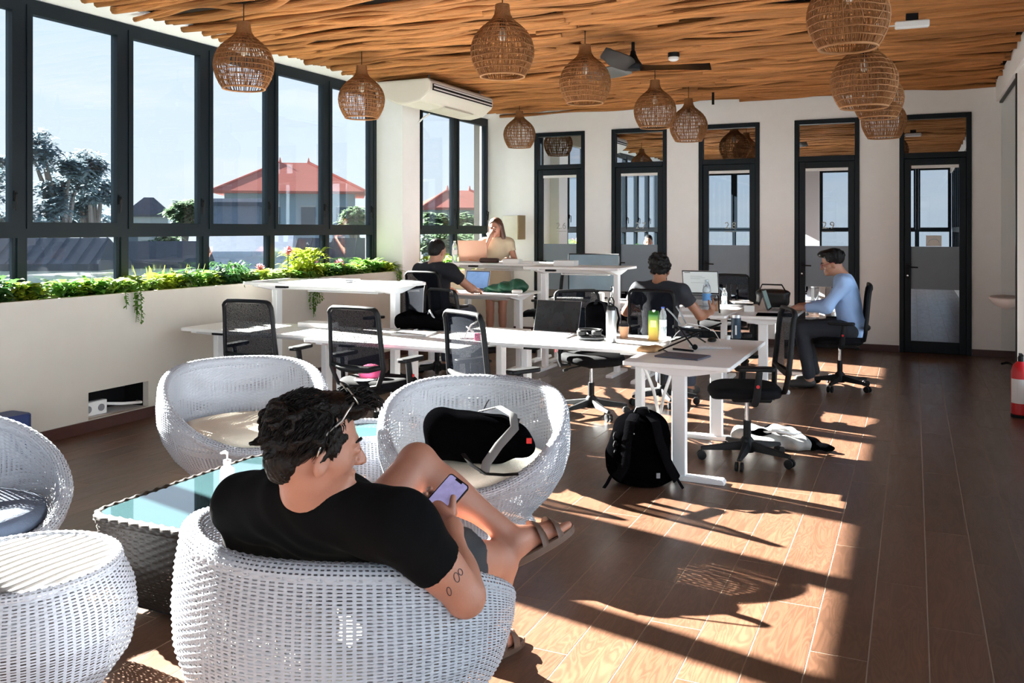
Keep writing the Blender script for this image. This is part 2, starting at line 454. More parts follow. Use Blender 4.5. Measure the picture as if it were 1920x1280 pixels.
# floor: plank tiles on grout
def build_floor():
    fl = struct(MB().b2(XW-.2, XR+.12, YR-.2, YB+2.2, -.12, .0002).b2(XR+.12, XR+2.6, 9.3, YB+2.2, -.12, .0002).build('floor', M_grout))
    m = mat('wood_tile', (.090, .044, .026), .30, var=.30, scale=3.0, stretch=(7, .7, 1), objvar=.16, spec=.5)
    nt = m.node_tree; N = nt.nodes.new; L = nt.links.new; b = nt.nodes['Principled BSDF']
    # grain figure
    tc = N('ShaderNodeTexCoord'); oi = N('ShaderNodeObjectInfo')
    ad = N('ShaderNodeVectorMath'); ad.operation = 'MULTIPLY_ADD'
    L(oi.outputs['Random'], ad.inputs[0]); ad.inputs[1].default_value = (17, 31, 5); L(tc.outputs['Object'], ad.inputs[2])
    mp = N('ShaderNodeMapping'); mp.inputs['Scale'].default_value = (6, .9, 1); L(ad.outputs[0], mp.inputs[0])
    wv = N('ShaderNodeTexNoise'); wv.inputs['Scale'].default_value = 2.2; wv.inputs['Detail'].default_value = 2; wv.inputs['Distortion'].default_value = 1.2
    L(mp.outputs[0], wv.inputs['Vector'])
    sn = N('ShaderNodeMath'); sn.operation = 'MULTIPLY'; L(wv.outputs['Fac'], sn.inputs[0]); sn.inputs[1].default_value = 60
    s2 = N('ShaderNodeMath'); s2.operation = 'SINE'; L(sn.outputs[0], s2.inputs[0])
    mr = N('ShaderNodeMapRange'); L(s2.outputs[0], mr.inputs[0]); mr.inputs[1].default_value = -1; mr.inputs[3].default_value = .80; mr.inputs[4].default_value = 1.12
    hs = N('ShaderNodeHueSaturation'); src = b.inputs['Base Color'].links[0].from_socket
    L(src, hs.inputs['Color']); L(mr.outputs[0], hs.inputs['Value']); L(hs.outputs[0], b.inputs['Base Color'])
    rr = N('ShaderNodeMapRange'); L(wv.outputs['Fac'], rr.inputs[0]); rr.inputs[3].default_value = .24; rr.inputs[4].default_value = .40
    L(rr.outputs[0], b.inputs['Roughness'])
    W, Lp, g = .2, 1.2, .005
    pm = MB().box((0, 0, -.005), (W-g, Lp-g, .012)).mesh('plank', m)
    rest = MB(); x = XP+W/2; col = 0
    while x < XR+.35:
        off = (col*.4) % Lp
        y = YR-off
        while y < YB:
            y0, y1 = max(y, YR), min(y+Lp, YB)
            if y1-y0 > .05:
                if y1 > 2.05 and x < XR:
                    link_copy(pm, 'plank', fl, ((x), (y0+y1)/2, 0), scale=(1, (y1-y0-g)/(Lp-g), 1))
                else: rest.box((x, (y0+y1)/2, -.005), (W-g, y1-y0-g, .012))
            y += Lp
        x += W; col += 1
    r = rest.build('plank_field', m, fl); r['kind'] = 'stuff'
build_floor()

# ceiling: dark board with wavy branches laid side by side
def build_ceiling():
    M_board = mat('dark_ceiling_board', (.020, .009, .005), .8, var=.2)
    ce = struct(MB().b2(XW-.2, XR+.12, YR-.2, YB+.1, 3.40, 3.5).b2(XR+.12, XR+2.6, 9.3, YB+.1, 3.345, 3.5).build('ceiling', M_board))
    m = mat('branch_wood', (.46, .195, .066), .62, var=.45, scale=7, stretch=(.35, 8, 8), objvar=.25, bump=.9, bscale=9, spec=.2)
    rnd = random.Random(3); var = []
    def stick(seed, Ls, dx=0.0, dy=0.0, mb=None):
        r = random.Random(seed); mb = mb or MB(); n = 40
        a = [(r.uniform(.008, .030), r.uniform(1.0, 5.0), r.uniform(0, 6.3)) for _ in range(4)]
        b_ = [(r.uniform(.004, .014), r.uniform(1.5, 5), r.uniform(0, 6.3)) for _ in range(3)]
        pts, rs = [], []
        for i in range(n+1):
            t = -Ls/2+Ls*i/n
            pts.append((t+dx, dy+sum(A*math.sin(w*t+p) for A, w, p in a), sum(A*math.sin(w*t+p) for A, w, p in b_)))
            rs.append(.0270+.008*math.sin(2.1*t+a[0][2])+.005*math.sin(5.3*t+a[1][2]))
        mb.tube(pts, rs, 7); return mb
    for s in range(14): var.append(stick(s, 3.7).mesh('branch', m, smooth=True))
    rest = MB(); y = YR+.03; pitch = .070
    while y < YB-.02:
        cut = rnd.uniform(-3.1, -1.9); x0 = -5.78+rnd.uniform(-.06, .10); x1 = XR-.02-rnd.uniform(0, .1)
        for c0, c1 in ((x0, cut+.1), (cut-.1, x1)):
            Lc = (c1-c0)/3.7
            if y > 4.2:
                o = link_copy(rnd.choice(var), 'branch', ce, ((c0+c1)/2, y, ZC+.036+rnd.uniform(-.014, .034)), (rnd.uniform(-.5, .5), 0, rnd.uniform(-.006, .006)),
                              (Lc*rnd.choice((1, -1)), rnd.choice((1, -1)), 1))
            else: stick(rnd.randrange(10**6), (c1-c0), (c0+c1)/2, y, rest)
        y += pitch
    for i in range(len(rest.v)): rest.v[i] = (rest.v[i][0], rest.v[i][1], rest.v[i][2]+ZC+.045)
    r = rest.build('branch_field', m, ce, smooth=True); r['kind'] = 'stuff'
    struct(MB().b2(XW-.15, -5.74, YR, YB, 3.315, 3.345).build('trim_1', M_wall))         # plaster soffit over the windows
build_ceiling()

# left side: planter wall with a recess, window wall, column
def build_left():
    y0, y1 = YR, 9.33
    ry0, ry1, rz0, rz1 = 4.78, 5.36, .09, .30        # socket recess
    m = MB()
    m.b2(XP-.06, XP, y0, ry0, 0, 1.04).b2(XP-.06, XP, ry1, y1, 0, 1.04).b2(XP-.06, XP, ry0, ry1, rz1, 1.04).b2(XP-.06, XP, ry0, ry1, 0, rz0)
    m.b2(XW-.12, XP-.06, y0, y1, 0, .02).b2(XW+.02, XP-.06, y0, y1, .86, .93)
    m.b2(XW-.12, XW+.02, y0, y1, 0, 1.02)
    w = struct(m.build('wall_left', M_planter))
    MB().b2(XW+.03, XP-.06, y0, y1, .93, .985).build('soil', mat('dark_soil', (.03, .02, .013), .95, var=.4, bump=.8, bscale=40), w)
    MB().b2(XP-.30, XP-.062, ry0-.03, ry1+.03, rz0-.03, rz0-.005).build('recess_floor', M_white, w)
    MB().b2(XP-.31, XP-.30, ry0-.03, ry1+.03, rz0-.03, rz1+.05).b2(XP-.30, XP-.06, ry0-.04, ry0-.03, rz0-.03, rz1+.05).b2(XP-.30, XP-.06, ry1+.03, ry1+.04, rz0-.03, rz1+.05).b2(XP-.31, XP-.06, ry0-.04, ry1+.04, rz1+.05, rz1+.06).build('recess_shade_lining', M_black, w)  # black lining added so the recess reads as shaded inside
    # sockets in the recess
    so = tag(MB().b2(XP-.16, XP-.10, ry0+.02, ry0+.26, rz0+.0, rz0+.11).build('socket_strip', M_white, bevel=.006), 'white power socket block inside the low wall recess', 'socket')
    for k in range(2): MB().lathe([(.028, 0), (.028, .008), (.02, .009)], 14, (XP-.10, ry0+.08+.12*k, rz0+.055), M=Matrix.Rotation(PI/2, 3, 'Y')).build('outlet', M_grey, so)
    tag(MB().tube([(XP-.12, ry0+.27, rz0+.07), (XP-.08, ry0+.4, rz0+.05), (XP-.06, ry1-.02, rz0+.035), (XP-.15, ry1+.02, rz0+.03)], .012, 8).build('cable', M_white, smooth=True), 'white cable lying in the low wall recess', 'cable')
    struct(MB().b2(XP, XP+.015, YR, ry0-.0, 0, .085).b2(XP, XP+.015, ry0, y1+.4, 0, .085).build('baseboard_left', M_skirt))
    # column between the two windows
    c = struct(MB().b2(XW-.12, XP, 9.33, 9.74, 0, 3.345).build('wall_column', M_wall)); c.name = 'wall_left_column'
    # header above windows
    struct(MB().b2(XW-.12, XW+.03, YR, 9.33, 3.30, 3.5).b2(XW-.12, -5.93, 9.74, YB, 3.24, 3.5).build('wall_left_header', M_wall))
    # second planter below the far window
    p = struct(MB().b2(-5.58, -5.52, 9.74, YB, 0, 1.0).b2(-6.1, -5.93, 9.74, YB, 0, 1.02).b2(-5.93, -5.58, 9.74, YB, .86, .92).build('wall_left_far', M_planter))
    MB().b2(-5.93, -5.58, 9.74, YB, .92, .96).build('soil', MATS['dark_soil'], p)
build_left()

def window(n, x, y0, y1, zb=1.02, zt=3.31, axis='Y', tr=(1.485, 1.60), handle=True, facing=1):
    """aluminium bay: fixed light below, sash above; x = plane, y0..y1 = span"""
    w = struct(empty('window_%d' % n, (0, 0, 0)))
    T = Matrix.Identity(3) if axis == 'Y' else Matrix(((0, 1, 0), (1, 0, 0), (0, 0, 1)))
    def mk(name, boxes, m, par=w, bev=.0):
        b = MB()
        for a in boxes:
            if axis == 'Y': b.b2(*a)
            else: b.b2(a[2], a[3], a[0], a[1], a[4], a[5])
        return b.build(name, m, par, bevel=bev)
    d0, d1 = x-.045, x+.045; h = .035
    mk('frame', [(d0, d1, y0, y0+h, zb, zt), (d0, d1, y1-h, y1, zb, zt), (d0, d1, y0+h, y1-h, zt-.05, zt), (d0, d1, y0+h, y1-h, tr[0], tr[1]-.045), (d0, d1, y0+h, y1-h, zb, zb+.04)], M_frame)
    s0, s1 = y0+h+.002, y1-h-.002; e0, e1 = x-.02*facing, x+.055*facing
    sb, st = tr[1]-.045, zt-.05
    sash = mk('sash', [(e0, e1, s0, s0+.048, sb, st), (e0, e1, s1-.048, s1, sb, st), (e0, e1, s0+.048, s1-.048, sb, sb+.05), (e0, e1, s0+.048, s1-.048, st-.065, st)], M_frame)
    mk('pane', [(x+.012*facing, x+.018*facing, s0+.045, s1-.045, sb+.045, st-.06)], M_glasswin, sash)
    mk('pane', [(x-.003, x+.003, y0+h-.004, y1-h+.004, zb+.035, tr[0]+.004)], M_glasswin)
    mk('bead', [(x+.01*facing, x+.03*facing, y0+h, y0+h+.02, zb+.04, tr[0]), (x+.01*facing, x+.03*facing, y1-h-.02, y1-h, zb+.04, tr[0])], M_frame)
    if handle and axis == 'Y':
        hy = s1-.026
        hd = MB().b2(e1, e1+.012, hy-.012, hy+.012, 1.76, 1.84).tube([(e1+.012, hy, 1.82), (e1+.035, hy-.004, 1.815), (e1+.032, hy-.012, 1.74), (e1+.03, hy-.015, 1.69)], .008, 6)
        hd.build('handle', M_black, sash, smooth='angle')
    return w
WN = 1
for k in range(12):
    window(WN, XW, 9.27-.952*(k+1), 9.27-.952*k); WN += 1
struct(MB().b2(XW-.05, XW+.05, 9.27, 9.33, 1.0, 3.31).build('trim_2', M_frame))
for k in range(2):
    window(WN, -5.985, 10.05+1.03*k, 10.05+1.03*(k+1), 1.02, 3.235); WN += 1
struct(MB().b2(-6.05, -5.93, 9.74, 10.05, 1.02, 3.24).build('trim_3', M_wall))
# rear wall behind the viewer: same windows over a planter
struct(MB().b2(XW-.2, XR+.12, YR-.2, YR, 0, 1.02).b2(XW-.2, XR+.12, YR-.2, YR, 3.31, 3.5).b2(XW-.2, XW+.2, YR-.2, YR, 1.02, 3.31).b2(-2.9, -2.5, YR-.2, YR, 1.02, 3.31).build('wall_rear', M_wall))
for a, b_, n in ((XW+.2, -2.9, 3), (-2.5, XR, 4)):
    for k in range(n):
        window(WN, YR-.1, a+(b_-a)/n*k, a+(b_-a)/n*(k+1), axis='X'); WN += 1

# back wall with five doors
DOORS = [(-4.78, .80), (-3.565, .81), (-2.30, .82), (-1.04, .80), (.235, .81)]
ZD, ZL = 2.99, 2.44          # top of the opening, top of the leaf
def build_back():
    m = MB(); xs = -6.1
    for cx, w in DOORS:
        m.b2(xs, cx-w/2, YB, YB+.16, 0, 3.5).b2(cx-w/2, cx+w/2, YB, YB+.16, ZD, 3.5); xs = cx+w/2
    m.b2(xs, XR+2.6, YB, YB+.16, 0, 3.5)
    struct(m.build('wall_back', M_wall))
    sk = MB(); xs = -5.52
    for cx, w in DOORS:
        sk.b2(xs, cx-w/2-.002, YB-.014, YB, 0, .085); xs = cx+w/2+.002
    sk.b2(xs, XR+2.5, YB-.014, YB, 0, .085)
    struct(sk.build('baseboard_back', M_skirt))
    # rooms behind the doors
    M_dim = mat('dim_room', (.10, .095, .09), .9, var=.2)  # the unlit rooms' dimness is put into this wall colour
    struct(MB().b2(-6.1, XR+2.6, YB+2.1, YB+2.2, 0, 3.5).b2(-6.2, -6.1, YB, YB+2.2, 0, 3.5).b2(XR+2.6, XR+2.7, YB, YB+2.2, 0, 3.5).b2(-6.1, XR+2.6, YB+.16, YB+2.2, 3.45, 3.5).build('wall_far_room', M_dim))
    M_dg = glass_mat('door_glass', (.16, .19, .21), .58, (.86, .93, 1.0))
    M_film = mat('frosted_film', (.22, .27, .32), .55, var=.06)
    M_letter = mat('grey_lettering', (.38, .41, .40), .5, var=.05)
    for i, (cx, w) in enumerate(DOORS):
        d = struct(empty('door_%d' % (i+1), (cx, YB, 0)))
        h = w/2; f = .055
        MB().b2(-h, -h+f, -.02, .10, 0, ZD).b2(h-f, h, -.02, .10, 0, ZD).b2(-h+f, h-f, -.02, .10, ZD-.06, ZD).b2(-h+f, h-f, -.02, .10, ZL, ZL+.07).build('frame', M_frame, d, bevel=.004)
        MB().b2(-h+f-.005, h-f+.005, .035, .041, ZL+.065, ZD-.055).build('transom_pane', M_dg, d)
        lf = MB(); a, b_ = -h+f+.004, h-f-.004; t = .075
        lf.b2(a, a+t, .0, .05, .008, ZL-.004).b2(b_-t, b_, .0, .05, .008, ZL-.004).b2(a+t, b_-t, .0, .05, .008, .15).b2(a+t, b_-t, .0, .05, ZL-.085, ZL-.004)
        leaf = lf.build('leaf', M_frame, d, bevel=.003)
        MB().b2(a+t-.005, b_-t+.005, .022, .028, .145, ZL-.08).build('pane', M_dg, leaf)
        MB().b2(a+t, b_-t, .0195, .0215, .80 if i > 1 else .66, 1.335).build('frosted_band', M_film, leaf)
        MB().b2(a+t+.004, b_-t-.004, .006, .020, ZL-.125, ZL-.088).build('blind_rail', M_white, leaf)
        hd = MB().b2(a+.018, a+.052, -.012, 0, .93, 1.13).tube([(a+.035, -.012, 1.08), (a+.035, -.045, 1.08), (a+.07, -.05, 1.078), (a+.155, -.05, 1.075)], .009, 8)
        hd.build('handle', M_black, leaf, smooth='angle')
        MB().lathe([(.012, 0), (.012, .004), (.006, .005)], 12, (a+.035, -.012, .97), M=Matrix.Rotation(PI/2, 3, 'X')).build('lock', M_chrome, leaf)
        if i < 4:
            cu = bpy.data.curves.new('number', 'FONT'); cu.body = '2.%d' % (6+i); cu.size = .13; cu.align_x = 'CENTER'; cu.extrude = .0008
            t_ = bpy.data.objects.new('tmp', cu); COL.objects.link(t_)
            dg = bpy.context.evaluated_depsgraph_get(); me = bpy.data.meshes.new_from_object(t_.evaluated_get(dg))
            bpy.data.objects.remove(t_); me.materials.clear(); me.materials.append(M_letter)
            o = bpy.data.objects.new('door_number', me); COL.objects.link(o); o.parent = leaf; o.location = (.02, .0185, 1.56); o.rotation_euler = (PI/2, 0, 0)
            MB().b2(-.06, .10, .018, .0188, 1.515, 1.525).build('caption_line', M_letter, leaf)
        else:
            pp = tag(MB().b2(cx-.10, cx+.075, YB+.016, YB+.0185, 1.34, 1.475).build('paper_notice', M_paper), 'white paper notice with a pale arch stuck on the rightmost glass door', 'notice')
            arch = [(cx-.012+.06*math.cos(a_), YB+.0155, 1.385+.045*math.sin(a_)) for a_ in [PI*k/14 for k in range(15)]]
            MB().tube(arch, .005, 4).build('arch_print', mat('pale_blue_print', (.45, .55, .66), .7), pp)
build_back()

# right side: glazed partition, post, short wall
def build_right():
    struct(MB().b2(XR, XR+.12, 9.2, 10.02, 0, 3.5).b2(XR, XR+.12, YR, 9.2, 3.2, 3.5).b2(XR, XR+.12, YR, 9.2, 0, .3).build('wall_right', M_wall))
    for k in range(10): window(WN+10+k, XR+.06, 9.2-1.18*(k+1), 9.2-1.18*k, .3, 3.2, facing=-1, handle=False)  # unseen windows added along this wall to let in more skylight
    struct(MB().b2(XR-.03, XR+.18, YR, YB, 3.10, 3.345).build('wall_right_beam', M_wall))
    w = struct(empty('window_%d' % (WN+5), (0, 0, 0)))
    MB().b2(XR-.01, XR+.07, 10.02, 10.10, 0, 3.1).b2(XR+.01, XR+.05, 10.10, YB, 3.08, 3.1).build('frame', M_frame, w)
    MB().b2(XR+.027, XR+.033, 10.09, YB, .0, 3.09).build('pane', glass_mat('partition_glass', (.9, .95, .95), .08), w)
    struct(MB().b2(XR+2.5, XR+2.6, 9.4, YB, 0, 3.5).b2(XR+.12, XR+2.5, 9.3, 9.4, 0, 3.5).build('wall_right_room', M_wall))
build_right()
# ---------------------------------------------------------------- pendants and ceiling fittings
PROF = [(.158, 0), (.178, .03), (.203, .08), (.219, .13), (.225, .18), (.219, .23), (.200, .28), (.168, .325), (.128, .362), (.090, .39), (.066, .415), (.053, .445), (.048, .48), (.046, .515)]
def prof_r(z):
    for (r0, z0), (r1, z1) in zip(PROF, PROF[1:]):
        if z <= z1: return r0+(r1-r0)*(z-z0)/(z1-z0)
    return PROF[-1][0]
def make_pendant():
    r = random.Random(5); root = empty('pendant_lamp')
    mb = MB(); nr = 126
    for k in range(nr):
        a0 = 2*PI*k/nr; w1, w2 = r.uniform(-.035, .035), r.uniform(-.035, .035)
        pts = []
        top = .515 if k % 3 == 0 else .42
        for j in range(15):
            z = top*j/14; a = a0+w1*math.sin(z*9)+w2*math.sin(z*17+1)
            rr = prof_r(z)+.002*((k % 2)*2-1); pts.append((rr*math.cos(a), rr*math.sin(a), z))
        mb.tube(pts, .0029, 3, cap=False)
    for k in range(16):                    # a few slanting strands
        a0 = r.uniform(0, 6.3); z0 = r.uniform(.02, .2); da = r.uniform(-.5, .5)
        mb.tube([((prof_r(z)+.004)*math.cos(a0+da*t), (prof_r(z)+.004)*math.sin(a0+da*t), z) for t, z in [(j/8, z0+.18*j/8) for j in range(9)]], .0028, 3, cap=False)
    sh = mb.build('shade', M_rattan, root, smooth=True)
    mb = MB()
    for z in [.045, .085, .125, .165, .205, .245, .285, .32, .35, .38]:
        mb.tube([((prof_r(z)+.002)*math.cos(2*PI*k/40), (prof_r(z)+.002)*math.sin(2*PI*k/40), z+.002*math.sin(k)) for k in range(40)], .0042, 4, closed=True)
    for z in [.40+.008*i for i in range(15)]:
        mb.tube([((prof_r(z)+.001)*math.cos(2*PI*k/20), (prof_r(z)+.001)*math.sin(2*PI*k/20), z) for k in range(20)], .0045, 4, closed=True)
    mb.build('hoops', M_rattan, sh, smooth=True)
    MB().tube([(.158*math.cos(2*PI*k/40), .158*math.sin(2*PI*k/40), 0) for k in range(40)], .008, 6, closed=True).build('rim', M_rattand, root, smooth=True)
    MB().lathe([(.008, 0), (.02, .004), (.022, .06), (.012, .07)], 12, (0, 0, .345)).build('lamp_holder', M_black, root, smooth='angle')
    MB().lathe([(.002, 0), (.018, .008), (.029, .03), (.027, .055), (.014, .085), (.012, .1)], 14, (0, 0, .25)).build('bulb', mat('frosted_bulb', (.8, .74, .62), .25, var=.02), root, smooth=True)
    return root
M_cord = mat('dark_cord', (.02, .012, .008), .7)
PEND = [('A', 457, 166, 112, 'rattan pendant lamp hanging nearest the tree outside the window'),
        ('B', 678, 221, 88, 'rattan pendant lamp hanging before the window beside the air conditioner'),
        ('C', 942, 143, 121, 'largest-looking rattan pendant lamp of the middle row, nearest the viewer'),
        ('D', 1097, 193, 98, 'rattan pendant lamp left of the ceiling fan'),
        ('E', 1228, 239, 80, 'rattan pendant lamp right of the second door, overlapping its neighbour'),
        ('F', 1291, 264, 71, 'smallest rattan pendant lamp of the middle row, left of the third door'),
        ('G', 974, 276, 61, 'small rattan pendant lamp near the leftmost glass door'),
        ('H', 1590, 90, 152, 'rattan pendant lamp cut by the top edge in the right row'),
        ('I', 1620, 201, 122, 'second rattan pendant lamp of the overlapping right row'),
        ('J', 1646, 221, 93, 'third rattan pendant lamp of the overlapping right row'),
        ('K', 1657, 258, 81, 'lowest and farthest rattan pendant lamp of the right row')]
pend0 = make_pendant()
for i, (n_, px, py, w, lab) in enumerate(PEND):
    o = pend0 if i == 0 else copy_tree(pend0)
    q = P(px, py, FPX*.463/w); o.location = q; o.rotation_euler = (0, 0, i*1.3)
    tag(o, lab, 'lamp', 'rattan pendant lamps')
    MB().tube([(0, 0, .50), (0, 0, ZC-q.z+.04)], .004, 6).build('cord', M_cord, o)

def ceiling_fan():
    q = P(1187, 122, 8.1); root = tag(empty('ceiling_fan', q), 'dark three-blade ceiling fan on a short rod below the branch ceiling', 'fan')
    MB().lathe([(.02, -.055), (.075, -.045), (.085, -.02), (.08, .01), (.05, .05), (.028, .10), (.022, .13)], 20).build('motor', M_black, root, smooth='angle')
    MB().tube([(0, 0, .12), (0, 0, ZC-q.z+.03)], .016, 10).build('rod', M_black, root)
    for k in range(3):
        a = YAW+.03+k*2*PI/3; R = Matrix.Rotation(a, 3, 'Z')
        b = MB(); n = 12
        def pt(u, v):
            x = .06+.66*u; w = .045+.05*math.sin(PI*min(1, u*1.25))*(1-.3*u); y = (v-.5)*2*w*(1 if u < .93 else .6)
            return R@Vector((x, y, -.02+.035*(v-.5)*2+.015*u))
        b.grid(pt, n, 3)
        lo = len(b.v); b.grid(lambda u, v: pt(u, v)-Vector((0, 0, .007)), n, 3)
        b.build('blade', mat('dark_blade', (.03, .028, .026), .35, var=.2), root, smooth=True)
ceiling_fan()
q = P(1263, 156, 8.6)
sd = tag(empty('smoke_detector', (q.x, q.y, ZC-.075)), 'round white smoke detector on the branch ceiling', 'detector')
MB().lathe([(.03, 0), (.05, .012), (.052, .035), (.045, .04)], 18).build('body', M_white, sd, smooth='angle')
MB().lathe([(.056, .04), (.056, .08)], 18).build('mount', M_black, sd, smooth='angle')
q = P(1337, 190, 11.0)
tag(MB().tube([(q.x, q.y, ZC-.16), (q.x, q.y, ZC+.03)], .016, 8).build('ceiling_hook_rod', M_black), 'short black rod sticking down from the branch ceiling', 'rod')
q = P(1710, 42, 7.0)
eb = tag(empty('emergency_light', (q.x, q.y, ZC-.12), .05), 'long white ceiling box with a black clip above the right pendant row', 'ceiling box')
MB().box((0, 0, .03), (.25, .07, .055)).build('body', M_white, eb, bevel=.008)
MB().box((0, 0, .085), (.09, .05, .06)).build('clip', M_black, eb)
MB().tube([(-.12, 0, .03), (-.2, 0, .03), (-.26, .02, .06)], .006, 6).build('lead', M_white, eb)

def air_conditioner():
    x0, x1, y0, y1, z0, z1 = -5.62, -4.88, 8.5, 10.1, 2.955, 3.235
    r = tag(empty('air_conditioner', ((x0+x1)/2, (y0+y1)/2, z0)), 'cream ceiling-hung air conditioner with a long dark outlet slot', 'air conditioner')
    w, h, L_ = (x1-x0)/2, z1-z0, (y1-y0)/2
    prof = [(-w, h), (-w, h*.62), (-w*.9, h*.45), (-w*.2, h*.05), (w*.15, 0), (w*.62, h*.10), (w*.93, h*.42), (w, h*.55), (w, h*.88), (w*.9, h)]
    M = Matrix(((1, 0, 0), (0, 0, 1), (0, 1, 0)))
    M_ac = mat('cream_plastic', (.76, .73, .64), .4, var=.02)
    MB().prism(prof, -L_, L_, M).build('casing', M_ac, r, bevel=.02, seg=2)
    Rs = Matrix.Rotation(.0, 3, 'Y')
    MB().box((w+.001, 0, h*.66), (.02, 2*L_-.1, h*.26)).build('outlet', M_black, r)
    for k in range(2): MB().box((w+.012, 0, h*(.60+.14*k)), (.008, 2*L_-.12, .014)).build('vane', M_white, r)
    MB().box((w*.4, .1, h*.045-.003), (w*.6, L_*.9, .012), M=Matrix.Rotation(-.12, 3, 'Y')).build('intake_grille', mat('cream_grille', (.66, .63, .55), .5), r)
    for s in (-1, 1):
        for t in (-1, 1): MB().tube([(t*w*.7, s*L_*.8, h-.01), (t*w*.7, s*L_*.8, ZC-z0+.05)], .008, 6).build('hanger', M_grey, r)
    MB().tube([(-w*.9, L_*.5, h*.2), (-w*1.25, L_*.6, h*.1), (-w*1.35, L_*.5, -.05)], .012, 8).build('drain_hose', M_white, r, smooth=True)
air_conditioner()

# distribution board beside the far window
q = (-5.45, YB)
pb = tag(empty('distribution_board', (q[0]-.03, YB, 1.4)), 'cream wall box with its narrow door ajar behind the standing woman', 'wall box')
MB().b2(-.2, .11, -.07, 0, 0, .36).build('box', mat('cream_box', (.80, .78, .70), .5), pb, bevel=.006)
MB().box((.155, -.16, .18), (.02, .2, .36), rz=-.15).build('door', mat('tan_panel', (.38, .28, .15), .5), pb, bevel=.004)
MB().lathe([(.012, 0), (.012, .02)], 10, (.09, -.07, .18), M=Matrix.Rotation(PI/2, 3, 'X')).build('knob', M_chrome, pb)

# ---------------------------------------------------------------- desks
def desk(name, x0, x1, y0, y1, h, label, along='X', shade=None, group='white desks'):
    cx, cy = (x0+x1)/2, (y0+y1)/2
    if along == 'X': L_, W, rz = x1-x0, y1-y0, 0
    else: L_, W, rz = y1-y0, x1-x0, PI/2
    r = tag(empty(name, (cx, cy, 0), rz), label, 'desk', group)
    MB().prism(rrect(L_/2-.002, W/2-.002, .02, 3), h-.026, h).build('desktop', M_desk, r, bevel=.003)
    e = L_/2-.13
    for s in (-1, 1):
        MB().box((s*e, 0, (h-.07)/2+.02), (.052, .088, h-.07-.02)).build('leg', M_metalw, r, bevel=.005)
        ft = MB().prism([(-W*.42, 0), (W*.42, 0), (W*.42, .018), (W*.40, .032), (-W*.40, .032), (-W*.42, .018)], -.037, .037, Matrix(((0, 0, 1), (1, 0, 0), (0, 1, 0))))
        o = ft.build('foot', M_metalw, r, bevel=.003); o.location = (s*e, 0, 0)
        br = MB().prism([(-W*.46, h-.028), (W*.46, h-.028), (W*.46, h-.04), (W*.1, h-.085), (-W*.1, h-.085), (-W*.46, h-.04)], -.03, .03, Matrix(((0, 0, 1), (1, 0, 0), (0, 1, 0))))
        o = br.build('bracket', M_metalw, r, bevel=.002); o.location = (s*e, 0, 0)
    MB().box((0, 0, h-.06), (2*e, .06, .035)).build('crossbar', M_metalw, r)
    MB().box((-e*.6, -W*.38, h-.04), (.11, .05, .022)).build('height_switch', M_black, r)
    MB().box((0, W*.25, h-.10), (L_*.5, .09, .012)).build('cable_tray', M_metalw, r)
    return r
H0 = .73
desk('desk', -5.58, -4.19, 5.53, 6.17, H0, 'white desk against the planter wall, nearest the window')
desk('desk', -4.18, -2.84, 5.36, 6.00, H0, 'white desk in front of the black-frame chair with a pink item')
desk('desk', -3.93, -2.86, 6.01, 6.66, H0, 'white desk carrying the limp black bag')
desk('desk', -2.84, -1.68, 5.78, 6.62, H0, 'white desk carrying the open laptop and the steel bottle')
desk('desk', -1.66, -.99, 5.27, 6.66, H0, 'white desk with laptop stand and keyboard, above the black backpack', 'Y')
desk('desk', -5.50, -3.96, 6.19, 6.84, 1.08, 'raised white standing desk in front of the planter')
desk('desk', -5.25, -3.87, 8.62, 9.28, .85, 'white desk with the green jacket where a man types')
desk('desk', -5.15, -3.92, 9.36, 10.0, 1.15, 'raised white standing desk where the woman stands')
desk('desk', -3.85, -2.76, 8.70, 9.35, 1.15, 'raised white standing desk with a white box on it')
desk('desk', -3.98, -2.70, 9.40, 10.05, H0, 'white desk behind the raised desk, holding the big monitor')
desk('desk', -2.68, -1.62, 8.42, 9.55, H0, 'white desk of the man in the charcoal shirt')
desk('desk', -1.60, -1.02, 8.50, 9.90, H0, 'white desk of the man in the blue shirt', 'Y')

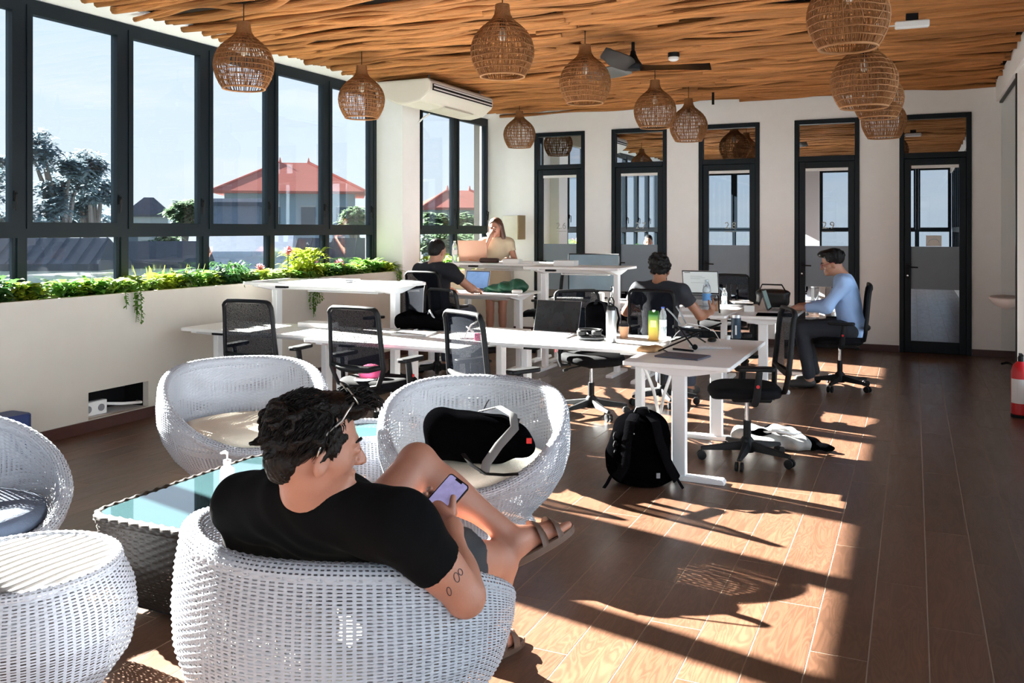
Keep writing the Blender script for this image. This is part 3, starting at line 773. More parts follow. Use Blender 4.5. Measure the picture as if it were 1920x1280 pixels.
# ---------------------------------------------------------------- office chairs
def back_y(z): return -.205-.02*math.sin((z-.46)/.2*1.6)-.30*max(0, z-.62)**1.35
def make_office_chair():
    r = empty('office_chair')
    hub = MB().lathe([(.045, .06), (.05, .08), (.045, .14), (.03, .16)], 16)
    hub.build('hub', M_black, r, smooth='angle')
    for k in range(5):
        a = 2*PI*k/5+.3; d = Vector((math.cos(a), math.sin(a), 0)); t = Vector((-d.y, d.x, 0))
        b = MB(); vs = []
        for x, w, z0, z1 in ((.03, .030, .075, .135), (.17, .024, .07, .11), (.305, .016, .066, .088)):
            vs += [d*x+t*w+Vector((0, 0, z0)), d*x-t*w+Vector((0, 0, z0)), d*x-t*w*.6+Vector((0, 0, z1)), d*x+t*w*.6+Vector((0, 0, z1))]
        fs = [(0, 1, 2, 3), (11, 10, 9, 8)]
        for s in (0, 4): fs += [(s+i, s+4+i, s+4+(i+1) % 4, s+(i+1) % 4) for i in range(4)]
        b.add(vs, fs); leg = b.build('base_leg', M_black, r, bevel=.003)
        c = d*.30; wh = MB()
        for s in (-1, 1):
            M = Matrix((( -t.x, 0, t.x*s), (0, 0, 0), (0, 0, 0)))
            Mx = Matrix.Rotation(math.atan2(t.y, t.x), 3, 'Z')@Matrix.Rotation(PI/2, 3, 'Y')
            wh.lathe([(.018, -.010), (.030, -.008), (.030, .008), (.018, .010)], 14, c+t*.017*s+Vector((0, 0, .031)), M=Mx)
        wh.build('caster', M_black, leg, smooth='angle')
    MB().lathe([(.026, .1), (.026, .27)], 14).build('post_sleeve', M_black, r, smooth='angle')
    MB().lathe([(.015, .25), (.015, .42)], 12).build('gas_post', M_chrome, r, smooth='angle')
    MB().box((0, -.02, .425), (.17, .26, .045)).build('mechanism', M_black, r, bevel=.01)
    MB().tube([(.08, .02, .42), (.2, .04, .41), (.26, .05, .40)], .006, 6).tube([(.25, .05, .40), (.29, .055, .395)], .011, 8).build('lever', M_black, r, smooth='angle')
    st = MB(); n = 40
    for (z, k) in ((.447, .86), (.452, .96), (.475, 1.0), (.495, .99), (.508, .94), (.515, .82), (.512, .5), (.508, .15)):
        for i in range(n):
            a = 2*PI*i/n; c_, s_ = math.cos(a), math.sin(a)
            x = .245*k*math.copysign(abs(c_)**.6, c_); y = .235*k*math.copysign(abs(s_)**.62, s_)+.02
            st.v.append((x, y, z-(.02*max(0, (y-.12)/.12)**2 if y > .12 else 0)))
    for j in range(7):
        for i in range(n): st.f.append((j*n+i, j*n+(i+1) % n, (j+1)*n+(i+1) % n, (j+1)*n+i))
    st.f.append(tuple(range(n-1, -1, -1))); st.f.append(tuple(7*n+i for i in range(n)))
    st.build('seat', M_seat, r, smooth=True)
    for s in (-1, 1):
        am = MB().tube([(s*.2, 0, .43), (s*.285, 0, .43), (s*.295, -.01, .47), (s*.29, -.03, .64)], [.022, .024, .026, .022], 8, flat=.7).build('armrest', M_black, r, smooth='angle')
        MB().prism([(s*.29+x, -.0+y) for x, y in rrect(.042, .125, .035, 4)], .645, .672).build('arm_pad', M_black, am, bevel=.006)
        MB().lathe([(.011, 0), (.011, .006)], 10, (s*.318, -.015, .55), M=Matrix.Rotation(s*PI/2, 3, 'Y')).build('button', M_red, am)
    # back frame
    zt, zb = 1.02, .47
    def hw(z): return .150+.075*min(1, (z-zb)/.14)**.7 if z < zb+.14 else .225-.02*(z-zb-.14)/.41
    path = []
    zs = [zb+.02+(zt-.05-zb-.02)*i/12 for i in range(13)]
    for z in zs: path.append((-hw(z), back_y(z), z))
    for a in (.35, .8, 1.25): path.append((-hw(zt-.05)+.05*(1-math.cos(a)), back_y(zt-.01), zt-.05+.05*math.sin(a)))
    path += [(-.08, back_y(zt), zt), (.08, back_y(zt), zt)]
    for a in (1.25, .8, .35): path.append((hw(zt-.05)-.05*(1-math.cos(a)), back_y(zt-.01), zt-.05+.05*math.sin(a)))
    for z in reversed(zs): path.append((hw(z), back_y(z), z))
    path += [(.07, back_y(zb)+.01, zb), (-.07, back_y(zb)+.01, zb)]
    fr = MB().tube(path, .019, 8, closed=True, flat=.7).build('back_frame', M_black, r, smooth=True)
    def bp(u, v):
        z = .62+v*(zt-.015-.62); k = hw(min(z, zt-.05))-.008
        if z > zt-.05: k -= .03*((z-zt+.05)/.035)**2
        x = (u*2-1)*k
        return Vector((x, back_y(z)-.012*(1-(x/.22)**2), z))
    MB().grid(bp, 12, 12).build('back_mesh', M_mesh, r, smooth=True)
    MB().tube([(-hw(.62), back_y(.62), .625), (-.12, back_y(.6)-.022, .605), (0, back_y(.6)-.03, .60), (.12, back_y(.6)-.022, .605), (hw(.62), back_y(.62), .625)], [.014, .024, .028, .024, .014], 8).build('lumbar_bar', M_black, r, smooth=True)
    MB().tube([(0, -.06, .42), (0, -.17, .425), (0, back_y(.47)-.005, .47)], [.03, .032, .025], 8, flat=.6).build('back_bracket', M_black, r, smooth='angle')
    return r
CH = [((-4.52, 5.38), 95, 0, 'black mesh office chair at the desk nearest the planter wall'),
      ((-3.44, 5.24), 86, 0, 'black mesh office chair with sunlight across its back, behind the bag-holding wicker chair'),
      ((-2.50, 5.22), 62, 0, 'narrow-looking black mesh office chair turned sideways, right above the wicker rim'),
      ((-3.66, 7.02), 64, 0, 'turned black mesh office chair behind the limp black bag'),
      ((-2.46, 6.98), -42, 0, 'black office chair tucked behind the open laptop, its base in sunlight'),
      ((-1.02, 6.03), 199, 0, 'black office chair right of the laptop-stand desk, clothes on the floor behind'),
      ((-.66, 9.15), 186, 0, 'black office chair the man in blue sits in'),
      ((-2.05, 7.72), 84, .0, 'black office chair the man in the charcoal shirt sits in'),
      ((-4.58, 8.12), 84, .09, 'black office chair the man at the left desk sits in'),
      ((-1.98, 10.15), 262, .0, 'empty black office chair beyond the upright laptop'),
      ((-4.70, 7.42), 250, .0, 'black office chair behind the raised desk near the planter'),
      ((-4.35, 10.45), 200, .0, 'black office chair in the shade beside the standing woman')]
ch0 = make_office_chair()
for i, ((x, y), ang, up, lab) in enumerate(CH):
    o = ch0 if i == 0 else copy_tree(ch0)
    o.location = (x, y, 0); o.rotation_euler = (0, 0, math.radians(ang-90))
    tag(o, lab, 'chair', 'black mesh office chairs')
    if up:
        for c in o.children:
            if c.name.split('.')[0] not in ('hub', 'base_leg', 'post_sleeve'): c.location.z += up

# ---------------------------------------------------------------- wicker lounge
RB, RMAX = .29, .49
def tub_r(z):               # outer radius by height
    pts = [(0, .31), (.05, .315), (.085, .285), (.13, .31), (.22, .395), (.32, .455), (.42, .485), (.52, .49), (.62, .482), (.72, .465), (.8, .45)]
    for (z0, r0), (z1, r1) in zip(pts, pts[1:]):
        if z <= z1: return r0+(r1-r0)*(z-z0)/(z1-z0)
    return pts[-1][1]
def tub_h(a):               # rim height by angle from the back
    c = (1+math.cos(a))/2
    s = 1-(1-c)**2.1
    return .315+.395*s
def weave_mesh(name, fn, nu, nv, spokes, rows, m, su=3, closed=True, amp=.0048):
    """woven surface: fn(u, v) -> point, outward normal; strands go over and under the stakes"""
    NU, NV = spokes*su, rows*2
    u = np.arange(NU if closed else NU+1)/NU; v = np.arange(NV+1)/NV
    V = np.zeros((NV+1, len(u), 3)); 
    for j in range(NV+1):
        row = j//2; crest = 1.0 if j % 2 else .15
        for i in range(len(u)):
            p, nrm = fn(u[i], v[j])
            ph = math.sin(PI*u[i]*spokes+PI*row)
            V[j, i] = p+nrm*(amp*crest*(.35+.65*ph))
    faces, uvs = [], []
    W = len(u)
    for j in range(NV):
        for i in range(NU):
            i2 = (i+1) % W
            faces.append((j*W+i, j*W+i2, (j+1)*W+i2, (j+1)*W+i))
            a, b_ = i/su, (i+1)/su
            uvs += [(a, j/2), (b_, j/2), (b_, (j+1)/2), (a, (j+1)/2)]
    me = bpy.data.meshes.new(name); me.from_pydata(V.reshape(-1, 3).tolist(), [], faces)
    ul = me.uv_layers.new(name='weave'); ul.data.foreach_set('uv', np.array(uvs, np.float32).ravel())
    me.polygons.foreach_set('use_smooth', np.ones(len(faces), bool)); me.materials.append(m); me.update()
    return me
def make_tub():
    r = empty('wicker_armchair')
    def outer(u, v):
        a = 2*PI*u; h = tub_h(a); z = .015+(h-.015)*v; rr = tub_r(z)
        d = Vector((math.sin(a), -math.cos(a), 0)); return d*rr+Vector((0, 0, z)), d
    def inner(u, v):
        a = 2*PI*u; h = tub_h(a); zf = min(.335, h-.01); z = h+(zf-h)*v; rr = tub_r(z)-.055
        d = Vector((math.sin(a), -math.cos(a), 0)); return d*rr+Vector((0, 0, z)), -d
    me = weave_mesh('shell', outer, 0, 0, 124, 78, M_wick)
    o = bpy.data.objects.new('shell', me); COL.objects.link(o); o.parent = r
    me = weave_mesh('inner_shell', inner, 0, 0, 116, 40, M_wick)
    o2 = bpy.data.objects.new('inner_shell', me); COL.objects.link(o2); o2.parent = r
    def rim(u, v):
        a = 2*PI*u; h = tub_h(a); rr = tub_r(h)-.0275; d = Vector((math.sin(a), -math.cos(a), 0)); t = PI*2*v
        n_ = d*math.cos(t)+Vector((0, 0, 1))*math.sin(t)
        return d*rr+Vector((0, 0, h-.005))+n_*.030, n_
    me = weave_mesh('rim', rim, 0, 0, 190, 17, M_wick, amp=.003)
    o3 = bpy.data.objects.new('rim', me); COL.objects.link(o3); o3.parent = r
    MB().lathe([(.36, .27), (.385, .305)], 40).build('seat_deck', mat('wicker_deck', (.5, .47, .42), .8), r)
    return r
def cushion(par, m):
    MB().lathe([(.33, .306), (.378, .315), (.39, .345), (.378, .385), (.30, .404), (.1, .41)], 40).build('seat_cushion', m, par, smooth=True)
TUB = [((-1.517, 2.165), 80, M_cush, 'white wicker tub chair the man with the phone lounges in'),
       ((-2.05, 4.02), -70, M_cush, 'white wicker tub chair holding the black sports bag'),
       ((-3.64, 4.12), -40, M_cush, 'empty white wicker tub chair beyond the coffee table'),
       ((-3.62, 2.30), 10, M_cushd, 'white wicker tub chair cut off by the left edge')]
tub0 = make_tub()
for i, ((x, y), ang, cm, lab) in enumerate(TUB):
    o = tub0 if i == 0 else copy_tree(tub0)
    o.location = (x, y, 0); o.rotation_euler = (0, 0, math.radians(ang-90))
    tag(o, lab, 'armchair', 'white wicker tub chairs')
TUBS = [o for o in COL.objects if o.name.startswith('wicker_armchair')]
for o, t in zip(TUBS, TUB): cushion(o, t[2])

def make_pouf(x, y, h, k, lab, top):
    r = tag(empty('wicker_ottoman', (x, y, 0)), lab, 'ottoman', 'white wicker ottomans')
    pts = [(0, .25), (.03, .27), (.12, .335), (.22, .355), (.32, .345), (.39, .315), (.415, .30)]
    def rad(z):
        for (z0, r0), (z1, r1) in zip(pts, pts[1:]):
            if z <= z1: return (r0+(r1-r0)*(z-z0)/(z1-z0))
        return pts[-1][1]
    def side(u, v):
        a = 2*PI*u; z = .01+.405*v; d = Vector((math.cos(a), math.sin(a), 0)); return (d*rad(z))*k+Vector((0, 0, z*h/.42)), d
    o = bpy.data.objects.new('body', weave_mesh('body', side, 0, 0, 84, 44, M_wick)); COL.objects.link(o); o.parent = r
    def rim(u, v):
        a = 2*PI*u; d = Vector((math.cos(a), math.sin(a), 0)); t = 2*PI*v; n_ = d*math.cos(t)+Vector((0, 0, 1))*math.sin(t)
        return d*.292*k+Vector((0, 0, h*.985))+n_*.018, n_
    o = bpy.data.objects.new('rim', weave_mesh('rim', rim, 0, 0, 120, 11, M_wick, amp=.003)); COL.objects.link(o); o.parent = r
    if top == 'pad':
        b = MB(); n = 44        # ribbed round top made of parallel cane slats
        for i in range(13):
            y0 = -.27+.54*i/12; hw_ = math.sqrt(max(.001, .285**2-y0**2))
            b.tube([(y0*k, -hw_*k, h*.985), (y0*k, 0, h*1.0), (y0*k, hw_*k, h*.985)], .0235*k, 8, flat=.5)
        b.build('cane_top', mat('white_cane', (.30, .29, .28), .6), r, smooth=True)
    else:
        MB().lathe([(.27*k, h*.955), (.275*k, h*.97)], 40).build('glass_top', mat('teal_glass', (.04, .09, .09), .06, var=.05, spec=.8), r)
    return r
make_pouf(-2.74, 2.02, .42, 1.0, 'white wicker ottoman with a ribbed top in the lower left corner', 'pad')
make_pouf(-2.83, 4.17, .42, .80, 'white wicker ottoman with a glass top between two wicker chairs', 'glass')

def coffee_table():
    x0, x1, y0, y1, h = -3.0, -2.40, 2.45, 3.50, .43
    r = tag(empty('coffee_table', ((x0+x1)/2, (y0+y1)/2, 0)), 'dark brown wicker coffee table with a glass top', 'table')
    hx, hy = (x1-x0)/2, (y1-y0)/2
    def ring(u, z):
        # rounded rectangle section whose sides bow out at mid height
        k = .80+.22*math.sin(min(1, (z-.05)/.36)*PI*.62)
        k = min(k, 1.0)
        per = rr_; i = u*len(per); a = int(i) % len(per); b_ = (a+1) % len(per); t = i-int(i)
        return Vector((per[a][0]*(1-t)+per[b_][0]*t, per[a][1]*(1-t)+per[b_][1]*t, 0))*k
    base = rrect(hx-.02, hy-.02, .09, 6)
    # resample the outline evenly
    L_ = [0]; 
    for a, b_ in zip(base, base[1:]+base[:1]): L_.append(L_[-1]+math.dist(a, b_))
    N_ = 200; rr_ = []
    for i in range(N_):
        t = L_[-1]*i/N_; k = max(j for j in range(len(L_)) if L_[j] <= t); k = min(k, len(base)-1)
        a, b_ = base[k], base[(k+1) % len(base)]; s = (t-L_[k])/max(1e-9, L_[k+1]-L_[k])
        rr_.append((a[0]*(1-s)+b_[0]*s, a[1]*(1-s)+b_[1]*s))
    def side(u, v):
        z = .05+.36*v; p = ring(u, z)+Vector((0, 0, z)); q = ring(u+.004, z)-ring(u-.004, z)
        n_ = Vector((q.y, -q.x, 0)).normalized(); return p, n_
    o = bpy.data.objects.new('body', weave_mesh('body', side, 0, 0, 90, 26, M_wickd, amp=.006)); COL.objects.link(o); o.parent = r
    def rim(u, v):
        p = ring(u, .41); q = ring(u+.004, .41)-ring(u-.004, .41); n0 = Vector((q.y, -q.x, 0)).normalized(); t = 2*PI*v
        n_ = n0*math.cos(t)+Vector((0, 0, 1))*math.sin(t)
        return p+Vector((0, 0, .412))+n_*.019-n0*.004, n_
    o = bpy.data.objects.new('rim', weave_mesh('rim', rim, 0, 0, 110, 6, M_wickd, amp=.006)); COL.objects.link(o); o.parent = r
    MB().prism(rrect(hx-.035, hy-.035, .07, 5), .418, .427).build('glass_top', mat('table_glass', (.03, .06, .065), .03, var=.02, spec=1.0, coat=1.0), r)
    for sx in (-1, 1):
        for sy in (-1, 1): MB().lathe([(.014, 0), (.018, .004), (.018, .05)], 12, (sx*(hx-.13), sy*(hy-.13), 0)).build('foot', M_chrome, r, smooth='angle')
    MB().prism(rrect(hx-.12, hy-.12, .07, 5), .045, .06).build('bottom_board', M_black, r)
    return r
coffee_table()
# ---------------------------------------------------------------- people
def frame_from(fwd, up=Vector((0, 0, 1))):
    y = Vector(fwd).normalized(); x = y.cross(up).normalized(); z = x.cross(y)
    return Matrix((x, y, z)).transposed()          # columns: right, forward, up
def hand_prims(wr, dirv, palm, side, curl=.5, k=.006, s=1.0):
    """palm, four unequal curled fingers and a thumb; dirv: towards the fingertips, palm: palm normal"""
    d = Vector(dirv).normalized(); n = Vector(palm); n = (n-d*n.dot(d)).normalized(); t = d.cross(n)*side   # t: towards the thumb
    out = [cone(wr, wr+d*.045*s, .026*s, .030*s, .02), ell(wr+d*.055*s, (.040*s, .048*s, .016*s), Matrix((t, d, n)).transposed(), .02)]
    for i, (off, L_, r) in enumerate(((.030, .072, .0092), (.010, .080, .0095), (-.011, .074, .009), (-.030, .058, .0078))):
        p = wr+d*.092*s+t*off*s; a = 0.0; v = d
        for j, f in enumerate((.45, .32, .25)):
            a += curl*(.75 if j == 0 else .6)
            v = d*math.cos(a)+n*math.sin(a); q = p+v*L_*f*s
            out.append(cone(p, q, r*s*(1-.08*j), r*s*(.92-.08*j), .004)); p = q
    p = wr+d*.03*s+t*.03*s; v = (d*.55+t*.7+n*.35).normalized()
    q = p+v*.042*s; out.append(cone(p, q, .0135*s, .0115*s, .010))
    v2 = (d*.9+t*.1+n*.4*(.4+curl)).normalized(); out.append(cone(q, q+v2*.032*s, .0115*s, .009*s, .004))
    return out
def head_prims(h, R, s=1.0, nose=1.0):
    def w(x, y, z): return h+R@Vector((x*s, y*s, z*s))
    def e(x, y, z, a, b_, c, k=.015, **kw): return ell(w(x, y, z), (a*s, b_*s, c*s), R, k, **kw)
    pr = [e(0, -.012, .032, .076, .097, .088), e(0, .034, -.022, .062, .062, .088, .03),
          cone(w(0, .022, -.078), w(0, .074, -.094), .046*s, .023*s, .03),
          e(.045, .04, -.03, .022, .035, .03, .02), e(-.045, .04, -.03, .022, .035, .03, .02),
          e(0, .086, .016, .048, .014, .011, .014),
          e(.031, .103, -.003, .015, .012, .010, .010, op='-'), e(-.031, .103, -.003, .015, .012, .010, .010, op='-'),
          cone(w(0, .094, .006), w(0, .116*nose, -.034), .008*s, .013*s, .012), e(.012, .104, -.038, .009, .010, .008, .006), e(-.012, .104, -.038, .009, .010, .008, .006),
          e(0, .094, -.060, .022, .011, .0055, .006), e(0, .092, -.071, .019, .011, .0065, .006),
          e(0, .083, -.098, .018, .016, .014, .012)]
    for sx in (-1, 1):
        Re = R@Matrix.Rotation(sx*.35, 3, 'Z')@Matrix.Rotation(-.2, 3, 'X')
        pr.append(ell(w(sx*.078, .002, -.026), (.010*s, .020*s, .034*s), Re, .006))
        pr.append(ell(w(sx*.088, .006, -.022), (.006*s, .011*s, .018*s), Re, .004, op='-'))
        pr.append(ell(w(sx*.031, .091, -.004), (.013*s, .011*s, .010*s), R, .004))
    return pr
def limb(a, b_, ra, rb_, bulge=0, k=.03):
    a, b_ = Vector(a), Vector(b_)
    out = [cone(a, b_, ra, rb_, k)]
    if bulge: out.append(ell(a.lerp(b_, .35), (ra+bulge, ra+bulge, (b_-a).length*.3), frame_z(b_-a), k))
    return out
def frame_z(d):
    z = Vector(d).normalized(); x = z.orthogonal().normalized(); y = z.cross(x); return Matrix((x, y, z)).transposed()
def brows_eyes(root, h, R, s=1.0, m=None):
    for sx in (-1, 1):
        c = h+R@Vector((sx*.031*s, .096*s, -.003*s))
        b = MB(); b.lathe([(.0005, -.0065*s), (.0055*s, -.003*s), (.0065*s, 0), (.0055*s, .003*s), (.0005, .0065*s)], 10, c)
        attach(b.build('eye', mat('dark_eye', (.03, .018, .012), .15), None, smooth=True), root)
        pts = [h+R@Vector((sx*x*s, y*s, z*s)) for x, y, z in ((.014, .101, .018), (.032, .098, .024), (.050, .083, .018))]
        attach(MB().tube(pts, [.004*s, .0045*s, .002*s], 6).build('eyebrow', m or M_hair, None, smooth=True), root)

# --- the man with the phone
def phone_man():
    root = tag(empty('person', (-1.517, 2.2, 0)), 'man in a black t-shirt and sandals lounging in a wicker chair, looking at a phone', 'person')
    head = P(592, 832, 2.2)
    camR, camF = Vector((CY, SY, 0)), Vector((-SY, CY, 0))
    Rh = frame_from((camR*.90+camF*.40+Vector((0, 0, -.13))), (Vector((0, 0, 1))+camR*.06).normalized())
    neckb = P(582, 925, 2.24); neckt = head+Rh@Vector((0, -.03, -.05))
    shR, shL = P(760, 990, 2.16), P(460, 948, 2.44)
    elR, wrR = P(872, 1118, 2.26), P(846, 992, 2.50)
    elL, wrL = P(470, 1120, 2.72), P(640, 1050, 2.86)
    pel = Vector((-1.53, 2.32, .52)); hipR, hipL = Vector((-1.40, 2.36, .51)), Vector((-1.66, 2.38, .51))
    knL, anL = P(782, 868, 3.08), P(968, 1012, 3.05)
    knR, anR = P(935, 1050, 3.04), P(905, 1195, 3.16)
    chest = neckb.lerp(pel, .38)
    tdir = (neckb-pel).normalized(); acr = (shR-shL).normalized(); bk = acr.cross(tdir).normalized()
    Rt = Matrix((acr, bk, tdir)).transposed()
    tors = lambda g: [ell(chest, (.185+g, .115+g, .20+g), Rt, .06), ell(neckb.lerp(pel, .66), (.185+g, .135+g, .20+g), Rt, .08), ell(pel, (.175+g, .13+g, .13+g), Rt, .08),
                      cone(shL.lerp(neckb, .1)-tdir*.01, shR.lerp(neckb, .1)-tdir*.01, .066+g, .066+g, .07),
                      cone(neckb-tdir*.045, shR-tdir*.01, .066+g, .06+g, .05), cone(neckb-tdir*.02, shL, .072+g, .06+g, .05)]
    skin = head_prims(head, Rh, 1.06)
    skin += [cone(neckt, neckb, .064, .068, .03), cone(neckt+Rh@Vector((0, .03, -.03)), neckb-tdir*.02+bk*-.02, .045, .06, .03)]
    skin += tors(-.012)
    for sh, el_, wr in ((shR, elR, wrR), (shL, elL, wrL)):
        skin += [cone(sh, el_, .058, .047, .04), ell(sh.lerp(el_, .5), (.056, .056, .12), frame_z(el_-sh), .03), cone(el_, wr, .047, .028, .03), ell(el_.lerp(wr, .28), (.047, .047, .085), frame_z(wr-el_), .03)]
    for hp, kn, an in ((hipR, knR, anR), (hipL, knL, anL)):
        skin += [cone(hp, kn, .098, .062, .05), ell(kn, (.060, .060, .062), None, .03), cone(kn, an, .058, .037, .03), ell(kn.lerp(an, .30)+Vector((0, 0, -.012)), (.058, .058, .12), frame_z(an-kn), .04)]
    # feet
    toeL = P(1068, 972, 3.16); fL = (toeL-anL).normalized(); soleL = anL+fL*.0+Vector((0, 0, -.055))-camR*.005
    heelL = P(962, 1046, 3.04)
    fd = (P(1072, 980, 3.16)-heelL).normalized(); up_ = (anL-heelL); up_ = (up_-fd*up_.dot(fd)).normalized(); sd_ = fd.cross(up_)
    def foot(heel, fd, up_, sd_, an, sgn):
        o = [cone(an, heel+fd*.035+up_*.035, .037, .034, .03), cone(heel+fd*.02+up_*.028, heel+fd*.17+up_*.018, .031, .028, .03), cone(heel+fd*.07+up_*.05, heel+fd*.17+up_*.022, .030, .022, .03)]
        for i in range(5):
            b0 = heel+fd*(.175-.006*i)+sd_*(sgn*(.028-.0145*i))+up_*.016
            o.append(cone(b0, b0+fd*(.052-.007*i), .0135-.0014*i if i else .015, .011-.001*i if i else .0135, .006))
        return o
    skin += foot(heelL, fd, up_, sd_, anL, 1)
    heelR = Vector((anR.x, anR.y, .022))-camF*.0; dR = Vector((.35, .93, 0)).normalized(); heelR = heelR-dR*.05
    skin += foot(heelR, dR, Vector((0, 0, 1)), Vector((dR.y, -dR.x, 0)), Vector((anR.x, anR.y, .10)), -1)
    skin += [cone(anR, Vector((anR.x, anR.y, .09)), .037, .036, .03)]
    # right hand round the phone
    ph_c = P(832, 936, 2.60); axis = (P(866, 898, 2.66)-P(795, 980, 2.56)).normalized()
    toeye = (head-ph_c).normalized(); nrm = (toeye*.55+(-camF)*.6); nrm = (nrm-axis*nrm.dot(axis)).normalized(); wid = axis.cross(nrm).normalized()
    hd = (ph_c+axis*-.005-wrR).normalized()
    d = hd; n = -camR*.2+nrm*.3-wid*.2
    # explicit fingers: palm behind the lower right of the phone, fingers wrapping the far edge, thumb over the front
    pc = ph_c-nrm*.022-axis*.030
    skin += [cone(wrR, pc, .028, .031, .03), ell(pc, (.040, .050, .020), Matrix((wid, axis, nrm)).transposed(), .02)]
    sgn = 1 if wid.dot(camR) > 0 else -1
    for i in range(4):
        b0 = pc+axis*(.032-.022*i)-nrm*.004-wid*sgn*.015; b1 = b0-wid*sgn*.030-nrm*.004; b2_ = b1-wid*sgn*.012+nrm*.018; b3 = b2_+wid*sgn*.006+nrm*.014
        skin += [cone(b0, b1, .0105, .0098, .006), cone(b1, b2_, .0098, .009, .004), cone(b2_, b3, .009, .0078, .004)]
    t0 = pc-axis*.015+wid*sgn*.036; t1 = pc+axis*.012+wid*sgn*.047+nrm*.022; t2 = pc+axis*.046+wid*sgn*.022+nrm*.037
    skin += [cone(t0, t1, .018, .0145, .012), cone(t1, t2, .0135, .0105, .005)]
    skin += hand_prims(wrL, Vector((.3, .9, .1)), Vector((0, 0, -1)), 1, .5)
    body = attach(sdf_mesh('body', skin, .0058, M_skin), root)
    # t-shirt
    sle = lambda sh, el_, f: [cone(sh, sh.lerp(el_, f+.12), .074, .068, .05, clip=[(sh.lerp(el_, f), (el_-sh).normalized())])]
    tee = tors(.012)+[p for sh, el_ in ((shR, elR), (shL, elL)) for p in sle(sh, el_, .52)]+[ell(neckb.lerp(pel, .55)+Vector((-.04, -.05, -.02)), (.18, .12, .17), None, .06)]
    def folds(X, Y, Z):
        return .004*np.sin(38*X+22*Z+4*np.sin(9*Y))*np.sin(17*Y-13*Z+2*np.sin(11*X))+.0025*np.sin(60*(X*.6+Y*.2-Z*.7)+5*np.sin(7*Z))
    nk = neckb+tdir*.055-bk*.0
    shirt = attach(sdf_mesh('t_shirt', tee+[cone(neckb+tdir*.078, neckb+tdir*.2, .066, .09, .012, op='-')], .0062, M_tee, noise=folds, planes=[(pel-tdir*.10, -tdir)]), root)
    # shorts
    sho = [ell(pel, (.19, .15, .14), Rt, .06)]
    for hp, kn in ((hipR, knR), (hipL, knL)):
        f = .55 if hp is hipR else .36
        sho.append(cone(hp, hp.lerp(kn, f+.1), .118, .105, .05, clip=[(hp.lerp(kn, f), (kn-hp).normalized())]))
    attach(sdf_mesh('shorts', sho, .008, mat('charcoal_shorts', (.03, .032, .036), .9), noise=folds), root)
    # hair: cap with wavy tufts
    def hw(x, y, z): return head+Rh@Vector((x, y, z))*1.05
    hair = [ell(hw(0, -.022, .034), (.086, .106, .088), Rh, .02, clip=[(hw(0, .052, .04), Rh@Vector((0, .90, -.25))), (hw(0, -.02, -.062), Rh@Vector((0, .30, -.95)))]),
            ell(hw(0, -.072, -.035), (.068, .046, .062), Rh, .03), ell(hw(0, .035, .098), (.070, .062, .030), Rh, .02), ell(hw(0, .082, .090), (.058, .030, .026), Rh, .02)]
    for sx in (-1, 1): hair += [cone(hw(sx*.076, .022, .03), hw(sx*.077, .022, -.018), .012, .006, .012)]
    rnd = random.Random(11)
    for _ in range(85):
        a = rnd.uniform(-2.6, 2.6); z = rnd.uniform(.0, .108); rr = math.sqrt(max(.05, 1-((z-.034)/.088)**2))
        p0 = Vector((.084*rr*math.sin(a), -.022-.102*rr*math.cos(a), z))
        if p0.y > .05 and z < .085: continue
        dn = Vector((rnd.uniform(-.02, .02), rnd.uniform(-.035, -.005), rnd.uniform(-.035, .0)))
        hair.append(cone(hw(*p0), hw(*(p0*1.02+dn)), .011, .005, .006))
    for _ in range(26):
        x = rnd.uniform(-.055, .055); p0 = Vector((x, rnd.uniform(.05, .10), rnd.uniform(.085, .112))); dn = Vector((rnd.uniform(-.02, .02), rnd.uniform(.012, .03), rnd.uniform(-.012, .012)))
        hair.append(cone(hw(*p0), hw(*(p0+dn)), .012, .006, .006))
    def strands(X, Y, Z):
        q = Rh.transposed(); x = (X-head.x)*q[0][0]+(Y-head.y)*q[0][1]+(Z-head.z)*q[0][2]; y = (X-head.x)*q[1][0]+(Y-head.y)*q[1][1]+(Z-head.z)*q[1][2]; z = (X-head.x)*q[2][0]+(Y-head.y)*q[2][1]+(Z-head.z)*q[2][2]
        an = np.arctan2(x, -y+.02)
        return .0022*np.sin(34*an+9*np.sin(22*z+3*an))+.0018*np.sin(150*z+60*y+4*np.sin(9*an))
    attach(sdf_mesh('hair', hair, .0042, mat('dark_brown_hair', (.007, .005, .0042), .45, spec=.18, var=.5, scale=70, bump=.4, bscale=120), noise=strands), root)
    # loose strands over the cap
    hb = MB(); rs = random.Random(17)
    for _ in range(1900):
        a = rs.gauss(0, 1.15); z = rs.uniform(-.05, .122); t = max(-.999, min(.999, (z-.034)/.090)); rr = math.sqrt(1-t*t)
        p = Vector((.088*rr*math.sin(a), -.022-.107*rr*math.cos(a), z))
        if p.y > .05 and z < .09 or (z < -.005 and abs(a) > .95): continue
        nr = Vector((p.x/.0078, (p.y+.022)/.011, (p.z-.034)/.0085)).normalized()
        flow = Vector((rs.uniform(-.5, .5), .35+p.z*6 if z > .09 else -.5, -.9 if z < .10 else .0))+Vector((0, 0, .3*math.sin(a*5)))
        flow = (flow-nr*flow.dot(nr)).normalized(); L_ = rs.uniform(.018, .040)
        pts = [p-nr*.003, p+flow*L_*.4+nr*.0035, p+flow*L_*.75+nr*.003+Vector((rs.uniform(-.004, .004), 0, 0)), p+flow*L_+nr*rs.uniform(-.002, .006)]
        hb.tube([hw(*v) for v in pts], [.0016, .0018, .0013, .0004], 3, cap=False)
